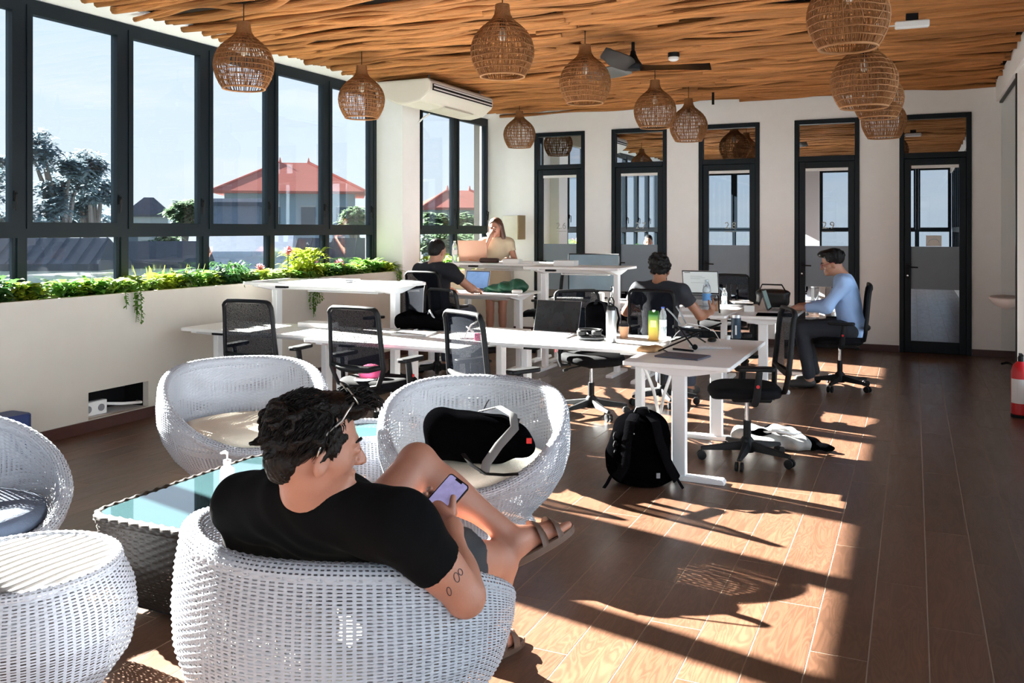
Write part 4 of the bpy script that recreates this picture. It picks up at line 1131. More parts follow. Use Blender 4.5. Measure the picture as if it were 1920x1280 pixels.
    for _ in range(260):
        x = rs.uniform(-.06, .06); p = Vector((x, rs.uniform(.04, .105), rs.uniform(.098, .125))); w_ = rs.uniform(.02, .04)
        pts = [p, p+Vector((0, w_*.5, .010)), p+Vector((rs.uniform(-.01, .01), w_, .004)), p+Vector((rs.uniform(-.012, .012), w_*1.2, -.010))]
        hb.tube([hw(*v) for v in pts], [.002, .0022, .0016, .0005], 3, cap=False)
    attach(hb.build('hair_strands', MATS['dark_brown_hair'], None, smooth=True), root)
    brows_eyes(root, head, Rh, 1.06)
    # sandals
    M_sand = mat('brown_leather', (.085, .045, .028), .5, var=.2, bump=.1)
    for heel, f_, u_, s_, sg in ((heelL, fd, up_, sd_, 1), (heelR, dR, Vector((0, 0, 1)), Vector((dR.y, -dR.x, 0)), -1)):
        R_ = Matrix((s_, f_, u_)).transposed()
        out = []
        for k in range(28):
            a = 2*PI*k/28; y = .115+.145*math.cos(a); wv = .040+.010*max(0, math.cos(a)); out.append((wv*math.sin(a), y))
        m4 = Matrix.Translation(heel)@R_.to_4x4()
        b = MB(); b.prism(out, -.028, .002)
        b.v = [tuple(m4@Vector(v)) for v in b.v]
        sa = attach(b.build('sandal', M_sand, None, bevel=.004), root)
        for y0 in (.115, .18):
            pts = [m4@Vector((.046*math.cos(t), y0+.008*math.sin(t), .0+.058*math.sin(t)*(1.15 if y0 < .15 else .8))) for t in [PI*j/10 for j in range(11)]]
            st = MB(); st.tube(pts, .027, 6, flat=.16); o = st.build('strap', M_sand, None, smooth='angle'); o.parent = sa; o.matrix_parent_inverse = Matrix()
            o.matrix_parent_inverse = sa.matrix_basis.inverted()
    # tattoos on the upper arm, laid on the skin
    bv = BVHTree.FromPolygons([v.co.copy() for v in body.data.vertices], [tuple(p.vertices) for p in body.data.polygons])
    M_ink = mat('tattoo_ink', (.05, .025, .03), .6)
    def on_skin(px, py):
        o_ = Vector((0, 0, EYE)); h = bv.ray_cast(o_, (P(px, py, 2.0)-o_).normalized()); return h[0], h[1]
    for nm, cs in (('tattoo', [(856, 1082, 9, 5), (863, 1072, 6, 4)]), ('tattoo', [(842, 1108, 8, 4)])):
        b = MB()
        for cx_, cy_, r1, r2 in cs:
            pts = []
            for k in range(14):
                a = 2*PI*k/14; hit, nn = on_skin(cx_+r2*math.cos(a)+.5*r1*math.sin(a)*.4, cy_+r1*math.sin(a))
                if hit: pts.append(hit+nn*.0004)
            if len(pts) == 14: b.tube(pts, .0013, 4, closed=True)
        if b.v: attach(b.build(nm, M_ink, None), root)
    # phone
    Rp = Matrix((wid, axis, nrm)).transposed(); m4 = Matrix.Translation(ph_c)@Rp.to_4x4()
    ph = tag(empty('smartphone'), 'black smartphone with a lit screen in the lounging man\'s hand', 'phone'); ph.matrix_basis = m4
    MB().prism(rrect(.037, .078, .010, 4), -.0045, .0045).build('case', M_black, ph, bevel=.001)
    MB().prism(rrect(.0335, .0735, .007, 4), .0046, .0052).build('screen', mat('lit_screen', (.22, .20, .34), .15, var=.5, scale=45, emit=((.26, .23, .42), .22)), ph)
    MB().b2(-.012, .012, .067, .0735, .0052, .0056).build('notch', M_black, ph)
    # sunglasses pushed up into the hair
    sg = tag(empty('sunglasses', head), 'sunglasses with pale metal arms pushed up on the lounging man\'s hair', 'sunglasses')
    M_gl = mat('pale_metal', (.55, .52, .48), .3, metal=.9)
    for sx in (-1, 1):
        pts = [head+Rh@Vector(v) for v in ((sx*.074, .062, .122), (sx*.092, .046, .105), (sx*.096, .034, .080), (sx*.080, .01, .05), (sx*.082, -.004, .03), (sx*.0945, -.010, .012), (sx*.0945, -.014, -.008))]
        attach(MB().tube(pts, .0028, 6).build('temple_arm', M_gl, None, smooth=True), sg)
        c0 = head+Rh@Vector((sx*.036, .070, .126)); Rl = Rh@Matrix.Rotation(-.9, 3, 'X')
        attach(MB().lathe([(.028, -.0012), (.028, .0012)], 20, c0, M=Rl).build('lens', mat('dark_lens', (.01, .01, .012), .08), None, smooth='angle'), sg)
        attach(MB().tube([c0+Rl@Vector((.029*math.cos(2*PI*k/20), .029*math.sin(2*PI*k/20), 0)) for k in range(20)], .002, 5, closed=True).build('lens_ring', M_gl, None, smooth=True), sg)
    attach(MB().tube([head+Rh@Vector((x, .074+.004, .130)) for x in (-.009, 0, .009)], .002, 5).build('bridge', M_gl, None), sg)
phone_man()

def figure(name, root_loc, label, base, rz, J, skin_m, hair_f, top_m, leg_m, res=.009, shorts=None, sleeve=.5, hands=(.5, .5), headfwd=(0, 1, 0), top_len=0.0, hand_dirs=None, extra=None, skirt=None, s=1.0):
    """a person from joints given in a local frame (x right, y forward, z up)"""
    T = Matrix.Translation(base)@Matrix.Rotation(rz, 4, 'Z')
    W = lambda v: T@Vector(v)
    D = lambda v: (T.to_3x3()@Vector(v)).normalized()
    root = tag(empty('person', root_loc), label, 'person')
    j = {k: W(v) for k, v in J.items()}
    head = j['head']; Rh = frame_from(D(headfwd))
    nb, pel = j['neck'], j['pelvis']; tdir = (nb-pel).normalized(); acr = (j['shR']-j['shL']).normalized(); bk = acr.cross(tdir).normalized()
    Rt = Matrix((acr, bk, tdir)).transposed(); Lt = (nb-pel).length/.5
    tors = lambda g: [ell(nb.lerp(pel, .34), (.165*s+g, .105*s+g, .19*Lt+g), Rt, .06), ell(nb.lerp(pel, .70), (.14*s+g, .10*s+g, .18*Lt+g), Rt, .08), ell(pel, (.165*s+g, .115*s+g, .12+g), Rt, .08),
                      cone(j['shL'], j['shR'], .052*s+g, .052*s+g, .06), cone(nb-tdir*.03, j['shR'], .055+g, .05*s+g, .05), cone(nb-tdir*.03, j['shL'], .055+g, .05*s+g, .05)]
    pr = head_prims(head, Rh)+[cone(head+Rh@Vector((0, -.02, -.05)), nb, .054*s, .060*s, .03)]+tors(-.008)
    for S in 'RL':
        sh, el_, wr = j['sh'+S], j['el'+S], j['wr'+S]
        pr += [cone(sh, el_, .05*s, .040*s, .03), cone(el_, wr, .040*s, .026*s, .03), ell(el_.lerp(wr, .3), (.040*s, .040*s, .07), frame_z(wr-el_), .03)]
        dd = D(hand_dirs[S][0]) if hand_dirs else (wr-el_).normalized(); pn = D(hand_dirs[S][1]) if hand_dirs else Vector((0, 0, -1))
        pr += hand_prims(wr, dd, pn, 1 if S == 'R' else -1, hands[0 if S == 'R' else 1])
        hp, kn, an = j['hip'+S], j['kn'+S], j['an'+S]
        pr += [cone(hp, kn, .085*s, .055*s, .05), cone(kn, an, .053*s, .036*s, .03), ell(kn.lerp(an, .3), (.054*s, .054*s, .11), frame_z(an-kn), .03)]
        to = j['toe'+S]; pr += [cone(Vector((an.x, an.y, an.z-.04)), to, .036, .026, .03), cone(an, Vector((an.x, an.y, an.z-.045)), .036, .036, .02)]
    attach(sdf_mesh('body', pr, res, skin_m), root)
    fold = lambda X, Y, Z: .004*np.sin(33*X+21*Z+4*np.sin(9*Y))*np.sin(17*Y-15*Z+2*np.sin(11*X))
    tp = tors(.014)
    for S in 'RL':
        sh, el_, wr = j['sh'+S], j['el'+S], j['wr'+S]
        if sleeve <= 1: tp.append(cone(sh, sh.lerp(el_, sleeve+.1), .064*s, .062*s, .04, clip=[(sh.lerp(el_, sleeve), (el_-sh).normalized())]))
        else: tp += [cone(sh, el_, .066*s, .056*s, .04), cone(el_, el_.lerp(wr, sleeve-1+.08), .056*s, .042*s, .03, clip=[(el_.lerp(wr, sleeve-1), (wr-el_).normalized())])]
    tp.append(cone(nb+tdir*.012, nb+tdir*.2, .064, .07, .012, op='-'))
    if skirt: tp += skirt(W, D)
    attach(sdf_mesh('top', tp, res, top_m, noise=fold, planes=[(pel-tdir*(.06+top_len), -tdir)] if not skirt else ()), root)
    if leg_m:
        lp = [ell(pel, (.175*s, .13*s, .13), Rt, .06)]
        for S in 'RL':
            hp, kn, an = j['hip'+S], j['kn'+S], j['an'+S]
            if shorts: lp.append(cone(hp, hp.lerp(kn, shorts+.1), .10*s, .085*s, .05, clip=[(hp.lerp(kn, shorts), (kn-hp).normalized())]))
            else: lp += [cone(hp, kn, .098*s, .072*s, .05), cone(kn, kn.lerp(an, .92), .070*s, .058*s, .04)]
        attach(sdf_mesh('trousers', lp, res, leg_m, noise=fold), root)
    hm, hp_, nz = hair_f(head, Rh)
    attach(sdf_mesh('hair', hp_, min(res, .0075), hm, noise=nz), root)
    brows_eyes(root, head, Rh, m=hm)
    for S in 'RL':
        an, to = j['an'+S], j['toe'+S]; f_ = (to-an); f_.z = 0; f_.normalize()
        attach(sdf_mesh('shoe', [cone((an.x, an.y, an.z-.045), to, .043, .034, .02), cone(Vector((an.x, an.y, an.z-.05))-f_*.02, to+f_*.01-Vector((0, 0, .012)), .04, .032, .02)], .009, mat('dark_shoe', (.03, .028, .026), .6), planes=[((0, 0, max(.002, an.z-.098)), (0, 0, -1))]), root)
    if extra: extra(root, head, Rh, W, D, j)
    return root
def wav(amp): return lambda X, Y, Z: amp*np.sin(120*X+40*Z)*np.sin(110*Y+70*Z+3*np.sin(60*X))
def hair_short(h, R):
    w = lambda *v: h+R@Vector(v)
    return M_hair, [ell(w(0, -.018, .040), (.080, .100, .086), R, .02, clip=[(w(0, .060, .06), R@Vector((0, .9, -.3))), (w(0, -.02, -.05), R@Vector((0, .3, -.95)))]), ell(w(0, -.050, -.008), (.074, .070, .074), R, .02, clip=[(w(0, -.02, -.06), R@Vector((0, .2, -.97))), (w(0, .0, 0), R@Vector((0, 1, 0)))])], wav(.0012)
def hair_thick(h, R):
    w = lambda *v: h+R@Vector(v); o = [ell(w(0, -.022, .045), (.090, .108, .094), R, .02, clip=[(w(0, .060, .05), R@Vector((0, .9, -.3))), (w(0, -.02, -.055), R@Vector((0, .3, -.95)))]), ell(w(0, .055, .105), (.068, .06, .035), R, .02)]
    r = random.Random(4)
    for _ in range(30):
        a = r.uniform(-2.2, 2.2); z = r.uniform(.03, .13); rr = math.sqrt(max(.05, 1-((z-.045)/.094)**2)); p = Vector((.088*rr*math.sin(a), -.022-.106*rr*math.cos(a), z)); o.append(cone(w(*p), w(*(p*1.04+Vector((0, 0, .012)))), .012, .005, .006))
    return M_hair, o, wav(.002)
def hair_curly(h, R):
    w = lambda *v: h+R@Vector(v); o = [ell(w(0, -.022, .040), (.092, .112, .098), R, .02, clip=[(w(0, .060, .05), R@Vector((0, .9, -.3))), (w(0, -.02, -.085), R@Vector((0, .25, -.97)))])]
    r = random.Random(9)
    for _ in range(110):
        a = r.uniform(-2.5, 2.5); z = r.uniform(-.075, .13); rr = math.sqrt(max(.1, 1-((z-.04)/.105)**2)); p = Vector((.090*rr*math.sin(a), -.022-.110*rr*math.cos(a), z)); c_ = w(*p)
        o.append(ell(c_, (.018, .018, .016), None, .006))
    return M_hair, o, wav(.002)
def hair_long(h, R):
    w = lambda *v: h+R@Vector(v); o = [ell(w(0, -.018, .040), (.086, .106, .092), R, .02, clip=[(w(0, .066, .07), R@Vector((0, .9, -.35))), (w(0, -.02, -.08), R@Vector((0, .4, -.9)))])]
    r = random.Random(2)
    for i in range(26):
        a = -1.9+3.8*i/25; p = Vector((.080*math.sin(a), -.015-.088*math.cos(a), .03)); e = Vector((p.x*1.45+r.uniform(-.01, .01), p.y*1.1-.01, -.30-r.uniform(0, .08)))
        o.append(cone(w(*p), w(*(p.lerp(e, .5)*1.08)), .016, .016, .01)); o.append(cone(w(*(p.lerp(e, .5)*1.08)), w(*e), .016, .008, .01))
    return M_hairbr, o, wav(.0015)

SEAT = lambda z: dict(pelvis=(0, -.02, z+.09), neck=(0, -.06, z+.60), head=(0, -.03, z+.745), shR=(.185, -.05, z+.55), shL=(-.185, -.05, z+.55),
            hipR=(.10, .0, z+.085), hipL=(-.10, .0, z+.085), knR=(.13, .41, z+.07), knL=(-.13, .41, z+.07), anR=(.14, .40, .10), anL=(-.14, .43, .10), toeR=(.15, .56, .045), toeL=(-.15, .58, .045))
# man at the left desk, seen from behind
J = SEAT(.585); J.update(anR=(.14, .34, .10), anL=(-.14, .36, .10), toeR=(.15, .5, .045), toeL=(-.15, .5, .045), head=(0, .02, 1.325), neck=(0, -.03, 1.175), shR=(.20, -.02, 1.115), shL=(-.20, -.02, 1.115),
         elR=(.30, .20, .93), elL=(-.28, .2, .92), wrR=(.22, .42, .89), wrL=(-.16, .42, .89))
figure('p', (-4.58, 8.1, 0), 'man in a navy t-shirt typing at the left desk, seen from behind', (-4.58, 8.1, 0), math.radians(-8), J, M_skin2, hair_short, M_navy, mat('dark_jeans', (.03, .04, .06), .9), headfwd=(.05, 1, -.25), hand_dirs={'R': ((-.2, 1, -.1), (0, 0, -1)), 'L': ((.1, 1, -.1), (0, 0, -1))}, s=1.06)
# man in the charcoal shirt
J = SEAT(.50); J.update(head=(-.02, .03, 1.20), elR=(.34, .06, .79), wrR=(.36, .33, .80), elL=(-.33, .0, .80), wrL=(-.40, .30, .80), neck=(0, -.04, 1.06), shR=(.20, -.04, 1.0), shL=(-.20, -.04, 1.0))
figure('p', (-2.06, 7.72, 0), 'man with black curly hair in a charcoal t-shirt, back turned, at a laptop', (-2.06, 7.72, 0), math.radians(-4), J, M_skin3, hair_curly, mat('charcoal_cotton', (.016, .019, .026), .9, var=.15, bump=.15, bscale=14), mat('dark_jeans', (.03, .04, .06), .9), headfwd=(-.05, 1, -.12), hand_dirs={'R': ((.1, .6, .75), (-1, .2, .1)), 'L': ((0, 1, .0), (0, 0, -1))})
# man in the blue shirt, profile
def specs(root, head, Rh, W, D, j):
    M_r = mat('thin_red_metal', (.25, .03, .04), .4)
    g = tag(empty('eyeglasses', head), 'thin-rimmed eyeglasses worn by the man in blue', 'eyeglasses')
    for sx in (-1, 1):
        c0 = head+Rh@Vector((sx*.033, .108, -.004))
        attach(MB().tube([c0+Rh@Vector((.024*math.cos(2*PI*k/16), 0, .019*math.sin(2*PI*k/16))) for k in range(16)], .0022, 5, closed=True).build('lens_rim', M_r, None, smooth=True), g)
        attach(MB().tube([head+Rh@Vector(v) for v in ((sx*.058, .106, 0), (sx*.082, .07, .002), (sx*.086, .0, .004), (sx*.084, -.02, -.008))], .0022, 5).build('temple_arm', M_r, None), g)
    attach(MB().tube([head+Rh@Vector(v) for v in ((-.010, .110, 0), (0, .114, .002), (.010, .110, 0))], .002, 5).build('bridge', M_r, None), g)
J = SEAT(.50); J.update(head=(0, .13, 1.225), neck=(0, .03, 1.085), shR=(.185, .02, 1.03), shL=(-.185, .02, 1.03), elR=(.24, .16, .80), wrR=(.15, .40, .785), elL=(-.24, .17, .80), wrL=(-.13, .42, .785), pelvis=(0, -.05, .59), anL=(-.14, .33, .10), anR=(.14, .30, .10), toeR=(.15, .46, .045), toeL=(-.15, .49, .045))
figure('p', (-.60, 9.16, 0), 'man in a light blue shirt and glasses typing on a laptop', (-.60, 9.16, 0), math.radians(92), J, M_skin2, hair_thick, M_blue, mat('dark_trousers', (.02, .022, .03), .9), sleeve=1.75, headfwd=(-.12, 1, -.30), top_len=.06, hand_dirs={'R': ((-.2, 1, -.1), (0, 0, -1)), 'L': ((.1, 1, -.1), (0, 0, -1))}, extra=specs)
# standing woman with a hand at her face
J = dict(pelvis=(0, 0, .93), neck=(0, .02, 1.43), head=(.01, .07, 1.575), shR=(.165, .02, 1.37), shL=(-.165, .02, 1.37), elR=(.20, .12, 1.17), wrR=(.075, .22, 1.43), elL=(-.25, .06, 1.12), wrL=(-.16, .26, 1.17),
         hipR=(.09, 0, .88), hipL=(-.09, 0, .88), knR=(.085, .03, .48), knL=(-.075, .02, .48), anR=(.09, -.02, .10), anL=(-.08, -.02, .10), toeR=(.11, .12, .04), toeL=(-.10, .12, .04))
skirt = lambda W, D: [cone(W((0, 0, .95)), W((0, .0, .80)), .15, .20, .06), cone(W((.05, 0, .92)), W((.08, .0, .78)), .12, .125, .05), cone(W((-.05, 0, .92)), W((-.08, .0, .78)), .12, .125, .05)]
figure('p', (-4.98, 10.42, 0), 'standing woman with long brown hair in beige, hand at her face', (-4.98, 10.42, 0), math.radians(200), J, M_skin, hair_long, M_beige, None, sleeve=.42, headfwd=(.28, 1, -.22), skirt=skirt, hands=(.9, .4), hand_dirs={'R': ((-.35, -.25, .9), (-.3, -1, -.2)), 'L': ((.2, .9, -.1), (0, 0, -1))}, s=.92)
# ---------------------------------------------------------------- things on and around the desks
def lathe_obj(name, prof, m, par, n=20, loc=(0, 0, 0)): return MB().lathe(prof, n, loc).build(name, m, par, smooth='angle')
def laptop(loc, rz, tilt, label, lid=M_silver, screen=M_screen, w=.32, dp=.22):
    r = tag(empty('laptop', loc, rz), label, 'laptop')
    MB().prism(rrect(w/2, dp/2, .012, 3), 0, .014).build('base', M_silver, r, bevel=.002)
    MB().b2(-w*.43, w*.43, -.005, dp*.36, .014, .0155).build('keyboard', M_black, r)
    kb = r.children[-1]
    for j in range(4):
        MB().b2(-w*.41, w*.41, .002+.019*j, .016+.019*j, .0155, .0165).build('key_row', M_grey, kb)
    MB().b2(-w*.16, w*.16, -dp*.44, -.018, .0141, .0147).build('trackpad', mat('trackpad_grey', (.45, .46, .48), .4), r)
    R = Matrix.Rotation(-tilt, 3, 'X'); hz = Vector((0, dp/2-.006, .014))
    def part(nm, x0, x1, y0, y1, z0, z1, m, par=r):
        b = MB().b2(x0, x1, y0, y1, z0, z1); b.v = [tuple(hz+R@Vector(v)) for v in b.v]; return b.build(nm, m, par, bevel=.0012)
    ld = part('lid', -w/2, w/2, 0, .007, 0, dp, lid)
    part('bezel', -w/2+.002, w/2-.002, -.001, .0, .004, dp-.003, M_black, ld)
    part('screen', -w/2+.009, w/2-.009, -.0016, -.001, .016, dp-.012, screen, ld)
    return r
def closed_laptop(loc, rz, label, m=M_silver):
    r = tag(empty('laptop', loc, rz), label, 'laptop')
    MB().prism(rrect(.155, .108, .012, 3), 0, .009).build('base', m, r, bevel=.002)
    MB().prism(rrect(.155, .108, .012, 3), .0095, .0155).build('lid', m, r, bevel=.002); return r
def paper(loc, rz, label, w=.21, l=.297, n=1, m=M_paper, name='paper_sheet', cat='paper'):
    return tag(MB().box((0, 0, .0015*n), (w, l, .003*n)).build(name, m, None, loc=loc, rz=rz, bevel=.0005), label, cat)
def cup(loc, label, k=1.0, lid=M_black):
    r = tag(empty('paper_cup', loc), label, 'cup')
    lathe_obj('cup', [(.028*k, 0), (.03*k, .003), (.040*k, .095*k)], M_kraft, r)
    lathe_obj('lid', [(.0425*k, .093*k), (.0425*k, .10*k), (.037*k, .104*k), (.036*k, .112*k), (.030*k, .113*k)], lid, r)
    lathe_obj('sleeve_base', [(.0285*k, .001), (.0315*k, .014)], mat('dark_card', (.25, .12, .06), .7), r); return r
def water_bottle(loc, h, rad, label, cap, lab=None):
    r = tag(empty('water_bottle', loc), label, 'bottle')
    M_pet = mat('clear_plastic', (.72, .80, .84), .08, var=.03, trans=.75, spec=.5)
    pf = [(rad*.85, 0), (rad, .012)]
    for i in range(9): pf += [(rad*(1 if i % 2 else .95), .012+h*.62*(i+1)/10)]
    pf += [(rad, h*.68), (rad*.8, h*.82), (rad*.42, h*.92), (rad*.4, h*.96)]
    lathe_obj('bottle', pf, M_pet, r)
    lathe_obj('cap', [(rad*.45, h*.955), (rad*.45, h), (rad*.38, h*1.005)], cap, r)
    lathe_obj('label_band', [(rad*1.015, h*.36), (rad*1.015, h*.58)], lab or mat('blue_label', (.10, .30, .62), .5, var=.4, scale=30), r); return r

D3 = H0
laptop(FL(1028, 629, D3)+Vector((0, .02, 0)), -.02, .33, 'open laptop with a dark mottled screen on the desk behind the bag chair', w=.38, dp=.255)
# steel flask
q = FL(1146, 642, D3); r = tag(empty('steel_flask', q), 'brushed steel flask with a black loop lid on the desk', 'flask')
lathe_obj('body', [(.036, 0), (.038, .004), (.038, .215), (.034, .235), (.030, .238)], M_steel, r, 24)
lathe_obj('lid', [(.031, .236), (.031, .262), (.026, .268)], M_black, r)
MB().tube([(-.018, 0, .262), (-.02, 0, .30), (-.008, 0, .325), (.008, 0, .325), (.02, 0, .30), (.018, 0, .262)], .006, 8).build('loop', M_black, r, smooth=True)
MB().tube([(0, 0, .325), (.005, .0, .36), (.0, .01, .41)], .004, 6).build('strap', M_black, r)
cup(FL(1170, 634, D3), 'brown paper cup with black lid beside the steel flask', .98)
# headphones lying on their case
q = FL(1108, 637, D3); r = tag(empty('headphone_case', q, .2), 'black zip headphone case on the desk beside the steel flask', 'case')
MB().prism(rrect(.10, .075, .06, 6), 0, .035).build('case', M_black, r, bevel=.012, seg=2)
MB().prism(rrect(.101, .076, .06, 6), .016, .019).build('zip', M_grey, r)
r = tag(empty('headphones', q+Vector((-.01, 0, .036)), .2), 'black headphones lying on their case beside the open laptop', 'headphones')
MB().tube([(-.075, -.02, .03), (-.085, .04, .035), (-.05, .075, .035), (0, .085, .035), (.05, .075, .035), (.085, .04, .035), (.075, -.02, .03)], .009, 8).build('headband', M_black, r, smooth=True)
for s in (-1, 1): lathe_obj('ear_cup', [(.03, 0), (.037, .006), (.037, .03), (.028, .04)], M_black, r, 18, (s*.055, -.03, 0))
# juice carton
q = FL(1226, 638, D3); r = tag(empty('juice_carton', q, .1), 'green and yellow juice carton standing on the desk', 'carton')
cm = bpy.data.materials.new('carton_print'); cm.use_nodes = True
nt = cm.node_tree; tcn = nt.nodes.new('ShaderNodeTexCoord'); sp = nt.nodes.new('ShaderNodeSeparateXYZ'); rp = nt.nodes.new('ShaderNodeValToRGB')
nt.links.new(tcn.outputs['Generated'], sp.inputs[0]); nt.links.new(sp.outputs['Z'], rp.inputs[0]); nt.links.new(rp.outputs[0], nt.nodes['Principled BSDF'].inputs['Base Color'])
rp.color_ramp.elements[0].color = (.45, .20, .012, 1); rp.color_ramp.elements[1].color = (.015, .13, .015, 1); rp.color_ramp.elements[1].position = .85
e_ = rp.color_ramp.elements.new(.45); e_.color = (.30, .32, .015, 1)
cb = MB().b2(-.036, .036, -.03, .03, 0, .19).prism([(-.03, .19), (.03, .19), (.0, .222)], -.036, .036, Matrix(((0, 0, 1), (1, 0, 0), (0, 1, 0))))
cb.build('carton', cm, r, bevel=.003); lathe_obj('cap', [(.012, .205), (.012, .225)], M_white, r, 14)
MB().b2(-.02, .022, -.0312, -.0305, .10, .15).build('printed_panel', mat('pale_yellow_print', (.75, .66, .18), .5, var=.3, scale=60), r)
water_bottle(FL(1243, 632, D3), .23, .028, 'small clear water bottle with a blue cap behind the juice carton', mat('blue_cap', (.05, .10, .45), .4), M_paper)
# backpack standing on the desk behind the laptop
def strap(pts, w, m, name, par, th=.25): return MB().tube(pts, w, 6, flat=th).build(name, m, par, smooth='angle')
q = FL(1108, 632, D3)+Vector((.02, .12, 0)); r = tag(empty('backpack', (q.x, q.y, D3), YAW), 'small black backpack standing on the desk behind the open laptop', 'backpack')
sdf_mesh('bag', [rb((0, 0, .13), (.10, .065, .13), .06, None, .02), ell((0, -.05, .09), (.08, .04, .075), None, .03)], .007, M_blackf, r)
strap([(.05, -.06, .24), (.08, -.09, .26), (.13, -.09, .22), (.15, -.07, .14), (.13, -.06, .04)], .018, M_web, 'strap', r)
strap([(-.03, -.06, .25), (-.02, -.09, .28), (.03, -.10, .26), (.06, -.09, .16), (.05, -.07, .04)], .018, M_web, 'strap', r)
# laptop stand
q = FL(1292, 652, D3); q.z = D3; r = tag(empty('laptop_stand', q), 'black folding laptop stand with a loose white cable on the desk', 'laptop stand')
f1 = [P(1232, 655, q_) for q_ in (5.83,)]
def local(px, py, d): return P(px, py, d)-q
A, B_, C_, D_ = FL(1234, 660, D3)-q, FL(1303, 656, D3)-q, FL(1322, 643, D3)-q, FL(1356, 634, D3)-q
top1, top2, mid = local(1262, 588, 6.0), local(1352, 606, 6.1), local(1290, 618, 6.0)
for a, b_ in ((A, top2), (B_, local(1272, 612, 5.9)), (C_, mid), (local(1258, 640, 6.0), top2)):
    MB().tube([Vector((a.x, a.y, max(a.z, .008))), a.lerp(b_, .5), b_], .0085, 6, flat=.6).build('leg', M_black, r)
MB().tube([local(1262, 612, 5.95), mid, local(1330, 620, 6.05)], .012, 6).build('cross_arm', M_black, r)
MB().lathe([(.018, -.008), (.02, 0), (.018, .008)], 14, B_+Vector((0, 0, .02)), M=Matrix.Rotation(PI/2, 3, 'X')).build('joint', M_black, r)
for a, b_, c in ((local(1250, 578, 6.0), local(1262, 590, 6.0), local(1276, 608, 6.0)), (local(1268, 574, 6.0), local(1276, 586, 6.0), local(1286, 606, 6.0))):
    MB().tube([a, b_, c], .006, 6).build('prong', mat('grey_rubber', (.25, .27, .28), .6), r, smooth=True)
tag(MB().tube([FL(1255, 650, D3)+Vector((0, 0, .02)), P(1268, 625, 6.0), P(1290, 606, 6.0), P(1320, 612, 6.0), P(1340, 622, 6.1), FL(1350, 640, D3)+Vector((0, 0, .006))], .003, 6).build('cable', M_white, smooth=True), 'thin white cable looped over the black laptop stand', 'cable')
# keyboard, mouse, folder, pen
q = FL(1332, 652, D3); r = tag(empty('keyboard', q, .35), 'white compact keyboard on the desk beside the laptop stand', 'keyboard')
MB().b2(-.14, .14, -.055, .055, 0, .010).build('tray', M_silver, r, bevel=.003)
km = MB().b2(-.0085, .0085, -.0085, .0085, 0, .004).mesh('key', M_white)
for j in range(5):
    for i in range(13): link_copy(km, 'key', r, (-.124+.0207*i, -.042+.021*j, .010))
q = FL(1335, 640, D3); tag(sdf_mesh('computer_mouse', [ell((0, 0, .010), (.032, .052, .020), None, .01)], .006, M_black, planes=[((0, 0, 0), (0, 0, -1))]), 'black computer mouse behind the white keyboard', 'mouse').location = (q.x, q.y, D3)
tag(MB().box((0, 0, .006), (.30, .21, .012)).build('folder', mat('slate_cover', (.075, .075, .10), .6), None, bevel=.003, loc=FL(1280, 669, D3), rz=-.18), 'slate grey flat folder at the near edge of the desk', 'folder')
tag(MB().tube([FL(1262, 656, D3)+Vector((0, 0, .008)), FL(1300, 660, D3)+Vector((0, 0, .008))], .007, 8).build('pen', M_black), 'black pen lying between the folder and the keyboard', 'pen')
tag(MB().tube([FL(1222, 655, D3)+Vector((0, 0, .004)), FL(1240, 655, D3)+Vector((0, 0, .004)), FL(1255, 662, D3)+Vector((0, 0, .004))], .0035, 6).build('cable', M_black), 'short black cable at the left edge of the slate folder', 'cable')
q = FL(1212, 660, D3); tag(sdf_mesh('leather_pouch', [rb((0, 0, .016), (.07, .05, .016), .014, None, .02), ell((.05, .04, .02), (.05, .03, .02), None, .03), cone((-.05, -.03, .012), (.03, -.05, .012), .01, .01, .01)], .006, mat('tan_leather', (.36, .20, .09), .6, var=.2, bump=.2, bscale=60), planes=[((0, 0, 0), (0, 0, -1))]), 'crumpled tan leather pouch at the corner of the desk', 'pouch').location = (q.x, q.y+.03, D3)
# navy flask and adapter at the far end of that desk
q = FL(1380, 634, D3); r = tag(empty('navy_flask', q), 'dark navy flask with white lettering at the far end of the desk', 'flask')
lathe_obj('body', [(.033, 0), (.036, .004), (.036, .155)], mat('navy_enamel', (.012, .035, .065), .4), r, 22)
lathe_obj('lid', [(.034, .155), (.034, .178), (.028, .182)], M_silver, r, 22)
MB().b2(.0, .012, -.0375, -.036, .03, .10).build('lettering', M_paper, r)
tag(MB().box((0, 0, .02), (.075, .05, .04)).build('power_adapter', M_black, None, bevel=.008, loc=FL(1400, 633, D3), rz=.3), 'small black power adapter beside the navy flask', 'adapter')
tag(MB().lathe([(.02, 0), (.024, .03)], 16).build('small_dish', M_white, None, smooth='angle', loc=FL(1364, 636, D3)), 'small white dish beside the navy flask', 'dish')
